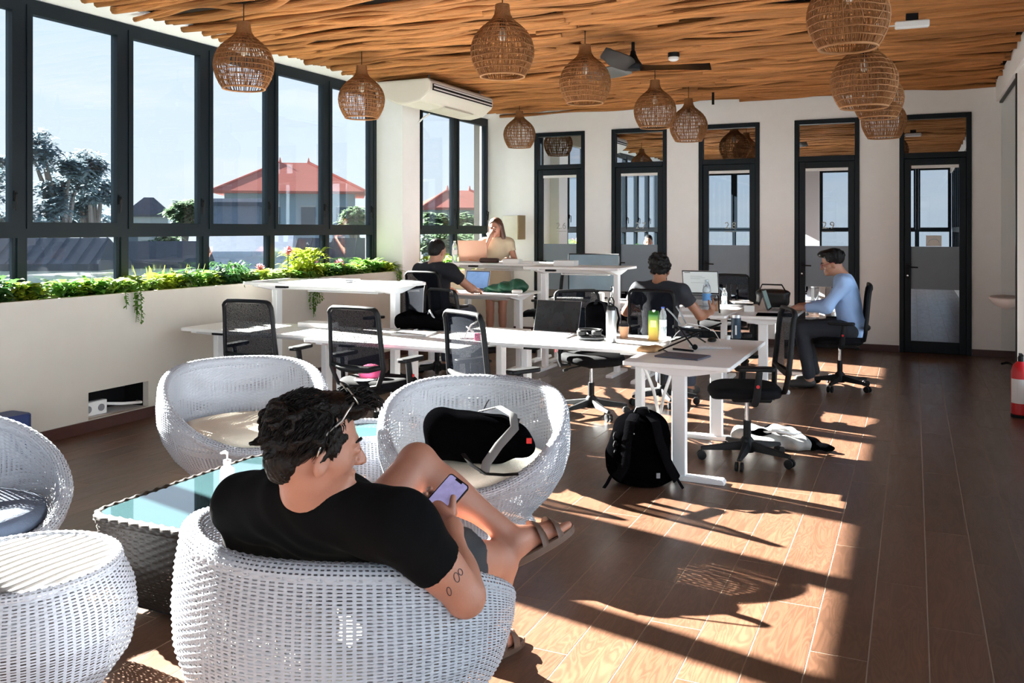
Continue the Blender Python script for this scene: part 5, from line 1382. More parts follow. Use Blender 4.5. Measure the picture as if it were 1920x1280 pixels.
# near desks by the window
closed_laptop(FL(770, 628, H0)+Vector((0, .05, 0)), .1, 'closed silver laptop on the desk behind the pink-item chair')
paper(FL(700, 622, H0)+Vector((-.05, .1, 0)), .2, 'grey printed paper beside the closed silver laptop', m=mat('grey_paper', (.5, .5, .52), .8))
tag(MB().tube([FL(745, 618, H0)+Vector((0, 0, .005)), FL(770, 612, H0)+Vector((0, 0, .012)), FL(790, 616, H0)+Vector((0, 0, .005)), FL(776, 620, H0)+Vector((0, 0, .005))], .004, 6).build('cable', M_white, smooth=True), 'coiled white cable beside the closed silver laptop', 'cable')
q = FL(768, 610, H0); q = Vector((-3.60, 6.32, H0))
b_ = tag(empty('black_bag', q, .12), 'limp black bag lying flat on the desk', 'bag')
sdf_mesh('bag', [rb((-.12, 0, .06), (.20, .11, .06), .05, None, .04), rb((.16, .0, .05), (.15, .10, .05), .045, Matrix.Rotation(.3, 3, 'Z'), .04), ell((-.2, .03, .09), (.1, .07, .05), None, .04), ell((.05, .02, .10), (.12, .06, .05), None, .04)], .010, M_blackf, b_,
         noise=lambda X, Y, Z: .010*np.sin(30*X+18*Z)*np.sin(26*Y+14*X), planes=[((0, 0, 0), (0, 0, -1))])
MB().tube([(-.02, -.06, .13), (.0, -.08, .16), (.03, -.09, .12), (.08, -.10, .06)], .008, 6).build('strap', M_grey, b_, smooth=True)
q = Vector((-3.02, 5.86, H0)); r = tag(empty('phone_holder', q, .4), 'white wire phone holder on the desk beside a pink gadget', 'phone holder')
for pts in (((-.05, 0, .004), (.0, 0, .10), (.05, 0, .13)), ((-.05, .05, .004), (.0, .05, .10), (.05, .05, .13)), ((.02, 0, .05), (-.03, .02, .09), (.02, .05, .05))): MB().tube(pts, .005, 6).build('wire', M_white, r, smooth=True)
MB().b2(-.08, .06, -.02, .07, 0, .012).build('base', M_white, r, bevel=.003)
tag(MB().prism(rrect(.022, .016, .01, 4), 0, .055).build('pink_gadget', mat('pink_plastic', (.75, .10, .25), .4), None, bevel=.004, loc=(-2.93, 5.80, H0)), 'small pink gadget standing on the desk beside the narrow-looking chair', 'gadget')
tag(MB().box((0, 0, .022), (.30, .16, .044)).build('white_box', M_white, None, bevel=.004, loc=(-4.55, 6.04, H0), rz=.02), 'flat white box on the desk against the planter wall', 'box')
q = tag(empty('pink_cushion', (-3.45, 5.13, .515), .1), 'pink and white cap lying on the sunlit office chair', 'cap')
sdf_mesh('crown', [ell((0, .06, .03), (.09, .075, .065), None, .02)], .007, mat('pink_cloth', (.70, .08, .22), .8), q, planes=[((0, 0, 0), (0, 0, -1))])
MB().prism([(.08*math.cos(a), -.0+.11*math.sin(a)*-1) for a in [PI*k/10 for k in range(11)]], .0, .006).build('brim', M_white, q)
# on the raised desks
paper(FL(618, 529, 1.08)+Vector((0, .15, 0)), .05, 'white paper pad on the raised desk in front of the planter', .3, .22, 6, name='paper_pad', cat='pad')
tag(MB().box((0, 0, .015), (.07, .05, .03)).build('stapler', M_grey, None, bevel=.008, loc=FL(648, 531, 1.08)+Vector((0, .05, 0)), rz=.4), 'small dark grey stapler beside the white pad on the raised desk', 'stapler')
q = FL(1130, 491, 1.15)+Vector((0, .05, 0)); tag(MB().box((0, 0, .03), (.24, .15, .06)).build('white_box', M_white, None, bevel=.004, loc=(q.x, 9.05, 1.15), rz=.02), 'white box standing on the raised desk in front of the monitor', 'box')
M_rose = mat('rose_gold', (.80, .50, .36), .42, metal=.35, var=.03)
laptop((-5.02+.12, 9.66, 1.15), math.radians(190), .22, 'rose gold laptop open in front of the standing woman', lid=M_rose, w=.36, dp=.26)
water_bottle((-5.08, 9.44, 1.15), .26, .034, 'tall white water bottle on the raised desk by the woman', M_white, M_paper)
q = empty('brown_bag', (-4.62, 9.46, 1.15), .1); tag(q, 'small dark brown pouch of pens in front of the rose gold laptop', 'pouch')
sdf_mesh('pouch', [rb((0, 0, .03), (.12, .045, .03), .025, None, .01)], .008, mat('dark_brown_leather', (.05, .022, .016), .55), q, planes=[((0, 0, 0), (0, 0, -1))])
for k in range(4): MB().tube([(-.14-.02*k, -.03+.02*k, .02), (-.22-.02*k, -.03+.025*k, .035)], .006, 6).build('pen', mat('pen_orange', (.55, .25, .12), .5), q)
for k, (x, y, rz, w, l, h_) in enumerate(((-4.32, 9.47, .1, .20, .14, .05), (-4.12, 9.5, -.2, .20, .14, .025))):
    bk = tag(empty('book', (x, y, 1.15), rz), ('thick' if k == 0 else 'thin')+' white book lying on the raised desk by the woman', 'book', 'books on the raised desk')
    MB().b2(-w/2, w/2, -l/2, l/2, .003, h_-.003).build('pages', M_paper, bk); MB().b2(-w/2-.004, w/2+.002, -l/2-.004, l/2+.004, 0, .003).b2(-w/2-.004, w/2+.002, -l/2-.004, l/2+.004, h_-.003, h_).b2(-w/2-.004, -w/2, -l/2-.004, l/2+.004, .003, h_-.003).build('cover', M_white if k else M_paper, bk)
# low left desk
M_bluescreen = mat('blue_screen', (.10, .18, .34), .2, var=.3, scale=18, emit=((.14, .26, .50), .2))
laptop((-4.56, 8.86, .85), math.radians(-6), .25, 'laptop with a blue screen in front of the man at the left desk', screen=M_bluescreen)
q = empty('green_jacket', (-4.10, 8.92, .85), .05); tag(q, 'dark green jacket bundled on the left desk', 'jacket')
sdf_mesh('bundle', [ell((0, 0, .05), (.17, .10, .07), None, .04), ell((.10, .02, .07), (.11, .09, .08), None, .04), ell((-.16, -.03, .035), (.13, .07, .045), None, .04), cone((-.2, -.04, .03), (.1, -.08, .05), .03, .03, .03)], .009, M_green, q,
         noise=lambda X, Y, Z: .016*np.sin(34*X+30*Z+2*np.sin(24*Y))*np.sin(28*Y-24*Z), planes=[((0, 0, 0), (0, 0, -1))])
tag(MB().box((0, 0, .02), (.12, .09, .04)).build('tissue_pack', M_paper, None, bevel=.012, loc=(-3.95, 8.78, .85), rz=.4), 'white tissue pack beside the dark green jacket', 'tissues')
# desk with the big monitor
r = tag(empty('monitor', (-3.45, 9.86, H0), .02), 'wide dark monitor behind the raised desk', 'monitor')
MB().grid(lambda u, v: Vector(((u-.5)*.62, .02-.06*(1-(2*u-1)**2)*-1, .10+.42*v)), 14, 2).build('screen', mat('blue_grey_screen', (.16, .22, .27), .25, var=.35, scale=4), r, smooth=True)
MB().tube([(-.315, .022, .095), (-.315, .022, .525)], .008, 6).tube([(.315, .022, .095), (.315, .022, .525)], .008, 6).tube([(-.31+.62*k/10, .022+.06*(1-(2*k/10-1)**2), .526) for k in range(11)], .008, 6).tube([(-.31+.62*k/10, .022+.06*(1-(2*k/10-1)**2), .094) for k in range(11)], .008, 6).build('bezel', M_black, r)
MB().box((0, .12, .22), (.06, .03, .36)).build('neck', M_black, r); MB().prism(rrect(.13, .09, .03, 4), 0, .012).build('stand_base', M_black, r); r.children[-1].location = (0, .08, 0)
q = Vector((-3.08, 9.5, H0)); r = tag(empty('pump_bottle', q), 'white pump bottle on the desk below the monitor', 'bottle')
lathe_obj('body', [(.03, 0), (.036, .005), (.036, .10), (.02, .12), (.012, .13)], M_white, r); MB().tube([(0, 0, .13), (0, 0, .17), (-.03, -.01, .165)], .006, 6).build('pump', M_white, r)
tag(MB().box((0, 0, .05), (.14, .10, .10)).build('tissue_box', M_paper, None, bevel=.006, loc=(-3.28, 9.52, H0), rz=.1), 'white carton on the desk left of the pump bottle', 'box')
tag(MB().box((0, 0, .04), (.12, .08, .08)).build('card_box', mat('orange_card', (.62, .33, .20), .7), None, bevel=.005, loc=(-2.86, 9.5, H0), rz=.1), 'orange brown card box right of the pump bottle', 'box')
# desk of the man in the charcoal shirt
M_wscreen = mat('white_screen', (.50, .54, .53), .3, var=.08, scale=2, emit=((.50, .54, .53), .18))
q = Vector((-1.98, 8.86, H0)); r = tag(empty('laptop_riser', q), 'white wedge laptop riser on the desk of the man in charcoal', 'laptop riser')
MB().prism([(-.12, 0), (.14, 0), (.14, .16), (-.12, .03)], -.15, .15, Matrix(((0, 0, 1), (1, 0, 0), (0, 1, 0)))).build('wedge', M_white, r, bevel=.006)
lp = laptop((0, 0, 0), 0, .12, 'large laptop with a white document on screen, facing the man in charcoal', screen=M_wscreen, w=.37, dp=.25)
lp.location = (-1.98, 8.88, H0+.103); lp.rotation_euler = (math.radians(22), 0, 0)
for k, (x0, x1, z) in enumerate(((-.16, -.10, .225), (-.10, .02, .19), (-.10, .05, .175), (-.10, .0, .16), (-.10, .04, .12))):
    R = Matrix.Rotation(-.12, 3, 'X'); hz = Vector((0, .125-.006, .014)); b = MB().b2(x0, x1, -.0022, -.0017, z, z+(.006 if k == 0 else .003)); b.v = [tuple(hz+R@Vector(v)) for v in b.v]
    b.build('text_line', M_black if k == 0 else mat('grey_text', (.3, .32, .33), .6), [c for c in lp.children if c.name.startswith('lid')][0])
water_bottle(FL(1325, 585, H0), .32, .042, 'large clear water bottle with a round blue logo on the desk', mat('pale_cap', (.6, .72, .8), .4))
cup(FL(1342, 583, H0), 'brown paper cup with dark lid beside the large water bottle', 1.15, mat('brown_lid', (.06, .025, .02), .5))
closed_laptop(FL(1372, 575, H0), .15, 'closed silver laptop on the desk right of the paper cup')
paper(FL(1390, 567, H0), .35, 'stack of papers beside the closed laptop at the far desk', n=5, name='paper_stack')
water_bottle((-1.83, 9.42, H0), .20, .028, 'small bottle with white cap at the back of the charcoal man\'s desk', M_white, M_paper)
q = empty('black_tote', (-1.60+.02, 9.66, H0)); 
q.location = (-1.36, 9.62, H0); tag(q, 'slouched black leather bag with handles on the far desk', 'bag')
sdf_mesh('bag', [rb((0, 0, .09), (.17, .07, .09), .06, None, .03), ell((0, 0, .15), (.18, .07, .04), None, .03)], .010, mat('black_leather', (.012, .012, .013), .3), q, planes=[((0, 0, 0), (0, 0, -1))])
MB().tube([(-.14, -.03, .16), (-.1, -.07, .24), (.1, -.07, .24), (.14, -.03, .16)], .008, 6).build('handle', M_black, q, smooth=True)
tag(MB().tube([(-1.72, 8.62, H0+.008), (-1.74, 8.66, H0+.16), (-1.75, 8.68, H0+.17)], .008, 8).build('microphone_stand', M_black), 'thin black tilted stand beside the charcoal man\'s right hand', 'stand')
# desk of the man in blue
laptop((-1.22, 9.14, H0), math.radians(92), .30, 'laptop with a grey-green screen in front of the man in blue', lid=mat('charcoal_lid', (.05, .05, .055), .5), screen=mat('grey_green_screen', (.20, .28, .27), .25, emit=((.20, .28, .27), .12)), w=.30, dp=.21)
tag(MB().box((0, 0, .005), (.36, .26, .010)).build('laptop_sleeve', M_blackf, None, bevel=.004, loc=(-1.20, 8.70, H0), rz=.1), 'black laptop sleeve on the near corner of the blue-shirted man\'s desk', 'sleeve')
tag(MB().prism([(-.045, 0), (.045, 0), (.0, .13)], -.05, .05, Matrix(((0, 0, 1), (1, 0, 0), (0, 1, 0)))).build('tent_card', M_paper, None, loc=(-1.40, 9.22, H0), rz=PI/2), 'white tent card behind the blue-shirted man\'s laptop', 'card')
tag(MB().box((0, 0, .03), (.10, .07, .06)).build('white_carton', M_paper, None, bevel=.003, loc=(-1.50, 8.98, H0), rz=.2), 'small white carton left of the tent card', 'box')
tag(sdf_mesh('figurine', [cone((0, 0, 0), (0, 0, .05), .028, .02, .02), ell((0, 0, .07), (.02, .02, .022), None, .01)], .006, mat('cream_ceramic', (.7, .64, .45), .4), planes=[((0, 0, 0), (0, 0, -1))]), 'cream ceramic figurine beside the tent card', 'figurine').location = (-1.43, 9.4, H0)

# ---------------------------------------------------------------- bags and clothes on chairs and floor
q = P(1203, 908, 5.36); r = tag(empty('backpack', (q.x, q.y, 0), YAW-.05), 'large black backpack leaning on the floor against the desk leg', 'backpack')
sdf_mesh('bag', [rb((0, .02, .20), (.175, .11, .20), .09, Matrix.Rotation(.10, 3, 'X'), .03), ell((.0, .05, .36), (.125, .08, .09), None, .06), ell((.02, -.07, .09), (.185, .06, .085), None, .05), ell((-.13, .0, .16), (.09, .10, .13), None, .05)], .008, M_blackf, r,
         noise=lambda X, Y, Z: .004*np.sin(22*X+30*Z)*np.sin(18*Y+25*Z), planes=[((0, 0, .003), (0, 0, -1))])
for s in (-1, 1): strap([(s*.045, -.03, .43), (s*.075, -.09, .40), (s*.10, -.115, .28), (s*.13+.02, -.125, .15), (s*.18+.02, -.10, .06)], .034, M_web, 'shoulder_strap', r)
strap([(-.19, -.08, .07), (-.215, -.10, .03), (-.235, -.12, .008)], .015, M_web, 'webbing', r); strap([(.19, -.08, .08), (.215, -.10, .04), (.235, -.11, .008)], .015, M_web, 'webbing', r)
MB().tube([(-.04, .0, .435), (-.03, -.01, .465), (.03, -.01, .465), (.04, .0, .435)], .010, 6).build('grab_handle', M_black, r, smooth=True)
for k in range(4): MB().tube([(-.168, -.06+.002*k, .12+.055*k), (-.172, -.075, .145+.055*k), (-.165, -.085, .17+.055*k)], .007, 6).build('side_loop', M_black, r)
MB().box((.085, -.137, .09), (.022, .004, .03), rz=.1).build('logo_tag', M_grey, r)
MB().box((-.163, -.075, .165), (.030, .006, .016), rz=-.4).build('logo_patch', M_paper, r)
MB().box((-.055, -.108, .33), (.006, .004, .006)).build('stud', M_silver, r)
MB().box((.07, -.112, .32), (.006, .004, .006)).build('stud', M_silver, r)

q = empty('sports_bag', (-2.10, 4.14, .405)); tag(q, 'black sports bag with a grey strap lying in the wicker chair', 'bag')
rr = Vector((CY, SY, 0)); ff = Vector((-SY, CY, 0)); Rb = Matrix((rr, ff, Vector((0, 0, 1)))).transposed()
c0 = P(880, 818, 4.34)
pp = lambda px, py, d: P(px, py, d)
prb = [rb(c0, (.205, .11, .115), .07, Rb@Matrix.Rotation(.10, 3, 'Y'), .03), ell(pp(955, 822, 4.32), (.11, .10, .085), Rb, .06), ell(pp(985, 838, 4.30), (.05, .07, .045), Rb, .04), ell(pp(825, 800, 4.34), (.08, .10, .08), Rb, .05)]
attach(sdf_mesh('bag', prb, .008, M_blackf, noise=lambda X, Y, Z: .004*np.sin(24*X+20*Z)*np.sin(24*Y-22*Z), planes=[((0, 0, .41), (0, 0, -1))]), q)
def strap_w(px, m, w, name):
    o = MB().tube([pp(*v) for v in px], w, 6, flat=.2).build(name, m, None, smooth='angle'); attach(o, q)
strap_w(((902, 770, 4.36), (935, 762, 4.28), (962, 778, 4.20), (965, 802, 4.15), (935, 835, 4.12), (912, 868, 4.08), (908, 888, 4.05)), mat('grey_webbing', (.12, .12, .12), .8), .022, 'strap')
strap_w(((868, 850, 4.14), (885, 872, 4.07), (910, 888, 4.04), (945, 890, 4.03), (972, 888, 4.04)), M_black, .012, 'strap')
strap_w(((905, 772, 4.4), (912, 757, 4.4), (917, 749, 4.4)), M_black, .008, 'strap')
strap_w(((962, 782, 4.22), (972, 785, 4.21), (968, 798, 4.19)), M_black, .010, 'buckle_loop')
attach(MB().box(pp(992, 826, 4.23), (.025, .01, .025), M=Rb).build('red_tab', M_red, None), q)

q = empty('clothes_heap', (-.95, 6.30, 0)); tag(q, 'heap of white and black clothes on the sunlit floor under the office chair', 'clothes')
c1 = FL(1440, 838, 0)+Vector((0, .05, 0)); q.location = (c1.x, c1.y, 0)
cl = lambda L_, s: [ell(Vector((x, y, z)), (a, b_, c), None, .04) for x, y, z, a, b_, c in L_]
sdf_mesh('jacket', cl([(-.12, .06, .05, .16, .12, .07), (.06, .05, .06, .14, .10, .08), (.18, -.02, .04, .12, .10, .06), (.0, -.07, .04, .16, .07, .05)], 0), .009, mat('grey_white_cloth', (.26, .255, .245), .9, var=.6, scale=12), q, noise=lambda X, Y, Z: .014*np.sin(28*X+24*Z)*np.sin(31*Y+17*X), planes=[((0, 0, .002), (0, 0, -1))])
sdf_mesh('black_cloth', cl([(.05, .10, .09, .12, .06, .05), (.24, .02, .05, .10, .06, .045), (.36, -.02, .03, .10, .04, .03), (-.05, -.03, .085, .09, .06, .03)], 0), .009, M_blackf, q, noise=lambda X, Y, Z: .012*np.sin(30*X+24*Z)*np.sin(27*Y+17*X), planes=[((0, 0, .002), (0, 0, -1))])
MB().tube([(-.05, -.06, .10), (.06, -.09, .13), (.18, -.09, .115), (.22, -.05, .12), (.12, -.03, .14), (.02, -.03, .13)], .010, 6).build('drawstring', M_white, q, smooth=True)

q = Vector((-2.78, 2.86, .4275)); q = FL(426, 938, .4275); r = tag(empty('sanitizer_bottle', q), 'clear pump bottle of hand sanitizer on the glass coffee table', 'bottle')
M_san = mat('cloudy_plastic', (.78, .82, .86), .15, var=.02, trans=.55)
lathe_obj('body', [(.028, 0), (.031, .004), (.031, .125), (.026, .138), (.013, .148), (.013, .155)], M_san, r, 22)
lathe_obj('collar', [(.016, .152), (.016, .168), (.008, .170)], M_white, r, 16)
MB().tube([(0, 0, .168), (0, 0, .195)], .004, 8).build('stem', M_white, r); MB().tube([(0, 0, .196), (-.012, 0, .20), (-.034, 0, .192)], [.007, .007, .004], 8).build('nozzle', M_white, r, smooth=True)
tag(MB().prism(rrect(.11, .09, .04, 4), 0, .30).build('blue_bin', mat('navy_plastic', (.015, .035, .13), .5), None, bevel=.01, loc=(-5.58, 4.02, 0)), 'navy blue bin against the planter wall behind the left wicker chair', 'bin')
# cables below the desks
for k, (a, b_, c, lab) in enumerate((((1205, 680), (1225, 730), (1240, 800), 'looping white power cables hanging below the laptop-stand desk'), ((1262, 690), (1245, 740), (1232, 806), 'white cable sleeve running down to the floor below the laptop-stand desk'))):
    pts = [P(*a, 6.1), P(*b_, 6.15), FL(*c, .02)]; tag(MB().tube(pts, .012, 8).build('cable', M_white, smooth=True), lab, 'cable')
# fire extinguisher
q = FL(1918, 790, 0); q = Vector((.80, 8.36, 0)); r = tag(empty('fire_extinguisher', (q.x, q.y, .02)), 'red fire extinguisher standing by the right wall', 'fire extinguisher')
lathe_obj('cylinder', [(.060, 0), (.070, .01), (.070, .36), (.055, .41), (.025, .44)], M_red, r, 22)
lathe_obj('valve', [(.02, .44), (.022, .47), (.015, .49)], M_black, r, 14)
MB().b2(-.012, .012, -.09, .03, .49, .505).build('handle', M_black, r); MB().tube([(0, .03, .47), (0, .10, .44), (0, .105, .2)], .011, 8).build('hose', M_black, r, smooth=True)
MB().grid(lambda u, v: Vector((.0705*math.cos(-2.9+1.6*u), .0705*math.sin(-2.9+1.6*u), .10+.2*v)), 8, 1).build('label_sticker', M_paper, r)
lathe_obj('foot_ring', [(.072, -.018), (.072, .004)], M_black, r, 20)
# swivel seat behind the glass partition
q = Vector((1.18, 11.55, 0)); r = tag(empty('swivel_shell_chair', q), 'pale shell swivel chair seen through the glass at the far right', 'chair')
MB().lathe([(.05, .60), (.20, .62), (.34, .68), (.40, .76), (.385, .78), (.32, .74), (.18, .69), (.02, .67)], 28).build('shell', mat('pale_pink_shell', (.82, .72, .68), .5), r, smooth=True)
MB().tube([(0, 0, .08), (0, 0, .62)], .02, 10).build('post', M_chrome, r)
for k in range(4): MB().tube([(0, 0, .09), (.3*math.cos(k*PI/2+.4), .3*math.sin(k*PI/2+.4), .02)], [.02, .012], 8).build('base_leg', M_black, r)
# ---------------------------------------------------------------- planting in the window box
def leaf(mb, o, d, up, L_, w, bend=.4, n=3):
    d = Vector(d).normalized(); s = d.cross(up); s = s.normalized() if s.length > 1e-4 else Vector((1, 0, 0)); nn = s.cross(d)
    b = len(mb.v)
    for i in range(n+1):
        t = i/n; c = Vector(o)+d*L_*t-Vector((0, 0, 1))*bend*L_*t*t; k = w*math.sin(PI*min(.97, .12+.85*t))
        mb.v += [tuple(c+s*k), tuple(c+nn*k*-.25), tuple(c-s*k)]
    for i in range(n):
        a = b+3*i; mb.f += [(a, a+1, a+4, a+3), (a+1, a+2, a+5, a+4)]
def bushy(seed, n, h, rad, L_, w, up=.6, bend=.5):
    r = random.Random(seed); mb = MB()
    for i in range(n):
        a = r.uniform(0, 6.3); z = h*r.random()**.8; rr = rad*r.random()*.6
        o = Vector((rr*math.cos(a), rr*math.sin(a), z)); d = Vector((math.cos(a), math.sin(a), r.uniform(.1, up*2)))
        leaf(mb, o, d, Vector((0, 0, 1)), L_*r.uniform(.6, 1.2), w*r.uniform(.7, 1.2), bend)
    for k in range(5):
        a = k*1.3; mb.tube([(0, 0, 0), (.4*rad*math.cos(a), .4*rad*math.sin(a), h*.9)], .004, 4)
    return mb
def Y_at(px, X):
    a = (px-960)/FPX; return X/(a*CY-SY)*(a*SY+CY)
KIND = [('leafy_plant', M_leaf1, 'low bright green leafy plant in the window planter', [bushy(i, 60, .12, .13, .10, .026).mesh('foliage', M_leaf1) for i in range(3)]),
        ('leafy_plant', M_leaf2, 'low yellow-green leafy plant in the window planter', [bushy(10+i, 60, .13, .13, .09, .024).mesh('foliage', M_leaf2) for i in range(3)]),
        ('leafy_plant', M_leaf4, 'low pale variegated plant in the window planter', [bushy(20+i, 60, .11, .14, .11, .024).mesh('foliage', M_leaf4) for i in range(3)]),
        ('leafy_plant', M_leaf3, 'low dark green leafy plant in the window planter', [bushy(30+i, 60, .13, .13, .10, .024).mesh('foliage', M_leaf3) for i in range(2)])]
ORD = ['first', 'second', 'third', 'fourth', 'fifth', 'sixth', 'seventh', 'eighth', 'ninth', 'tenth']
def nth(n):
    return ORD[n-1] if n <= 10 else '%d%s' % (n, {1: 'st', 2: 'nd', 3: 'rd'}.get(n % 10 if n % 100 not in (11, 12, 13) else 0, 'th'))
rp = random.Random(21); y = 3.75; cnt = 0
while y < 9.25:
    cnt += 1
    for row, X in enumerate((-6.01, -5.93)):
        nm, m, lab, mm = KIND[rp.choices(range(4), (4, 4, 3, 2))[0]]
        o = link_copy(rp.choice(mm), nm, None, (X+rp.uniform(-.02, .02), y+rp.uniform(-.04, .04)+row*.07, .985+.03*row), (0, 0, rp.uniform(0, 6)), (1, 1, rp.uniform(.8, 1.15)))
        s = rp.uniform(1.1, 1.5) if row == 0 else rp.uniform(.95, 1.2); o.scale = (s, s, s*rp.uniform(.8, 1.1))
        tag(o, lab.replace(' in the window planter', ', %s from left in the planter\'s %s row' % (nth(cnt), ('back', 'front')[row])), 'plant', 'low plants in the window planter')
    y += .165
def special(name, px, X, mb, m, lab, z=.985, group=None):
    o = mb.build(name, m, None, loc=(X, Y_at(px, X), z)); return tag(o, lab, 'plant', group)
# spiky clump
mb = MB(); r0 = random.Random(5)
for k in range(26):
    a = r0.uniform(0, 6.3); leaf(mb, (.08*r0.uniform(-1, 1), .34*r0.uniform(-1, 1), 0), (.25*math.cos(a), .25*math.sin(a), 1), Vector((math.cos(a), math.sin(a), 0)), r0.uniform(.16, .27), .013, -.0)
special('spiky_plant', 330, -6.0, mb, M_leaf2, 'clump of upright spiky green leaves in the window planter')
special('fern', 432, -6.0, bushy(41, 160, .24, .26, .17, .012, .8, .9), M_leaf3, 'feathery dark green fern standing up in the window planter')
special('croton_shrub', 572, -6.0, bushy(42, 260, .34, .34, .16, .026, .9, .6), M_leaf2, 'tall yellow-green shrub in the window planter')
special('leafy_shrub', 690, -6.0, bushy(43, 150, .20, .26, .13, .03), M_leaf1, 'rounded bright green shrub at the column end of the planter')
special('lime_shrub', 742, -5.9, bushy(44, 150, .14, .24, .12, .02), M_leaf2, 'lime-coloured creeping shrub on the planter corner by the column') .location.y = 9.2
for px, z, lab in ((540, .33, 'pink flower head rising above the tall yellow-green shrub'), (636, .17, 'small pink flower head near the rounded bright green shrub'), (487, .16, 'small pink flower head beside the feathery fern')):
    f = tag(empty('pink_flower', (-6.0, Y_at(px, -6.0), .985)), lab, 'flower', 'pink flowers')
    mb = MB(); rr_ = random.Random(px)
    for k in range(40):
        a, b_ = rr_.uniform(0, 6.3), rr_.uniform(-.6, 1.5); leaf(mb, (0, 0, z), (math.cos(a)*math.cos(b_), math.sin(a)*math.cos(b_), math.sin(b_)), Vector((.3, .2, .9)), .07, .02, .1, 2)
    mb.build('petals', M_pink, f); MB().tube([(0, 0, 0), (0, 0, z)], .005, 5).build('stalk', M_leaf3, f)
def vine(px, L_, n, lab, X=-5.73, spread=.05, seed=0):
    r = random.Random(seed); mb = MB(); yc = Y_at(px, X)
    for k in range(n):
        dy = r.uniform(-spread, spread); ln = L_*r.uniform(.5, 1); pts = [(-.10, dy*.5, .02), (-.02, dy*.8, .07), (.012, dy, .0), (.02, dy*1.1, -ln*.5), (.016, dy*1.2, -ln)]
        mb.tube(pts, .0025, 4)
        for j in range(int(ln/.016)):
            z = -ln*j/(ln/.016); a = r.uniform(0, 6.3); leaf(mb, (.018, dy*(1-.2*z/ln), z), (abs(math.cos(a))*.8+.1, math.sin(a), -.3), Vector((0, 0, 1)), r.uniform(.022, .04), .011, .3, 2)
    o = mb.build('trailing_vine', M_leaf1, None, loc=(X, yc, 1.04)); tag(o, lab, 'vine')
vine(262, .26, 5, 'long trailing vine spilling over the planter edge', seed=1, spread=.06)
vine(228, .13, 2, 'short trailing sprig beside the long vine on the planter edge', seed=2, spread=.03)
vine(588, .42, 8, 'dense trailing vine hanging behind the raised desk', seed=3, spread=.14)
vine(745, .30, 5, 'yellowish trailing vine at the column end of the planter', seed=4, spread=.06)
for k in range(5):
    nm, m, lab, mm = KIND[(1, 0, 2, 1, 0)[k]]; o = link_copy(mm[k % 3], nm, None, (-5.76, 9.95+.42*k, .96), (0, 0, k), (1.5, 1.5, 1.7)); tag(o, '%s bushy plant from the column in the short planter under the far window' % nth(k+1), 'plant', 'plants under the far window')

# ---------------------------------------------------------------- outside
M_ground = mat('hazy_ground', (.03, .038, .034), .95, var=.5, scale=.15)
struct(MB().b2(-220, 140, -140, 240, -3.4, -3.2).build('ground_outside', M_ground))
M_hw = mat('haze_tinted_wall', (.30, .36, .42), .9, var=.12, scale=.6); M_hw2 = mat('white_render', (.36, .38, .40), .9, var=.08, scale=.6)  # bluish haze is mixed into the house wall colour
M_roofr = mat('red_tile', (.40, .155, .13), .95, spec=.05, var=.15, scale=1.2, stretch=(1, 1, 6)); M_roofg = mat('slate_tile', (.055, .066, .088), .95, spec=.05, var=.35, scale=1.5, stretch=(6, 6, 1)); M_dark = mat('dark_opening', (.05, .07, .10), .5)  # red tile paled towards pink to suggest haze
for m_ in (M_roofr, M_roofg, M_ground, M_hw, M_hw2): matte(m_)
def house(px0, px1, yr, ye, d, lab, roof, wall, ridge=.25, rz=.2, win=4, depth=.8, corr=False, cat='house', ornaments=False):
    c = P((px0+px1)/2, 430, d); W = (px1-px0)/FPX*d; Dp = W*depth; ze = EYE-(ye-430)/FPX*d; zr = EYE-(yr-430)/FPX*d
    r = tag(empty('house', (c.x, c.y, -3.2), YAW+rz), lab, cat)
    hx, hy = W/2*.97, Dp/2; e, t = ze+3.2, zr+3.2; rx = hx*ridge
    MB().add([(-hx, -hy, e), (hx, -hy, e), (hx, hy, e), (-hx, hy, e), (-rx, 0, t), (rx, 0, t), (-hx, -hy, e-.15), (hx, -hy, e-.15), (hx, hy, e-.15), (-hx, hy, e-.15)],
             [(0, 1, 5, 4), (1, 2, 5), (2, 3, 4, 5), (3, 0, 4), (6, 7, 1, 0), (7, 8, 2, 1), (8, 9, 3, 2), (9, 6, 0, 3), (9, 8, 7, 6)]).build('roof', roof, r)
    MB().b2(-hx*.86, hx*.86, -hy*.86, hy*.86, 0, e-.1).build('wall', wall, r)
    rf = r.children[0]
    if ornaments:
        for s in (-1, 1):
            MB().tube([(s*rx, 0, t-.05), (s*rx, 0, t+.35)], [.12, .02], 6).build('finial', roof, rf)
            MB().tube([(s*rx, 0, t+.02), (s*hx, -hy, e+.02)], .10, 6).build('hip_ridge', roof, rf)
    if corr:
        for k in range(int(W/.3)):
            x = -hx+.15+.3*k; f = 1 if ridge > .9 else max(.1, 1-abs(x)/hx)
            MB().tube([(x, -hy, e+.005), (x*(ridge if ridge < .9 else 1), 0, t+.005)], .014, 6).build('tile_row', roof, rf)
    for k in range(win):
        x = -hx*.7+1.4*hx*k/max(1, win-1); w = MB().b2(x-.45, x+.45, -hy*.86-.05, -hy*.86, e-2.3, e-1.0).build('window', M_dark, r)
        MB().b2(x-.55, x+.55, -hy*.86-.08, -hy*.86-.05, e-1.0, e-.9).build('lintel', M_hw2, w)
    return r
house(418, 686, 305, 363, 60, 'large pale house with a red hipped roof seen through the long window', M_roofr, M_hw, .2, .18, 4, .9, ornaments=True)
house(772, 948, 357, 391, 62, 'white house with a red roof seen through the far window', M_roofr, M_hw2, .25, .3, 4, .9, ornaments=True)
house(384, 502, 372, 380, 34, 'dark slate outbuilding in front of the large red-roofed house', M_roofg, mat('slate_wall', (.07, .09, .13), .9, var=.3), .9, .1, 0)
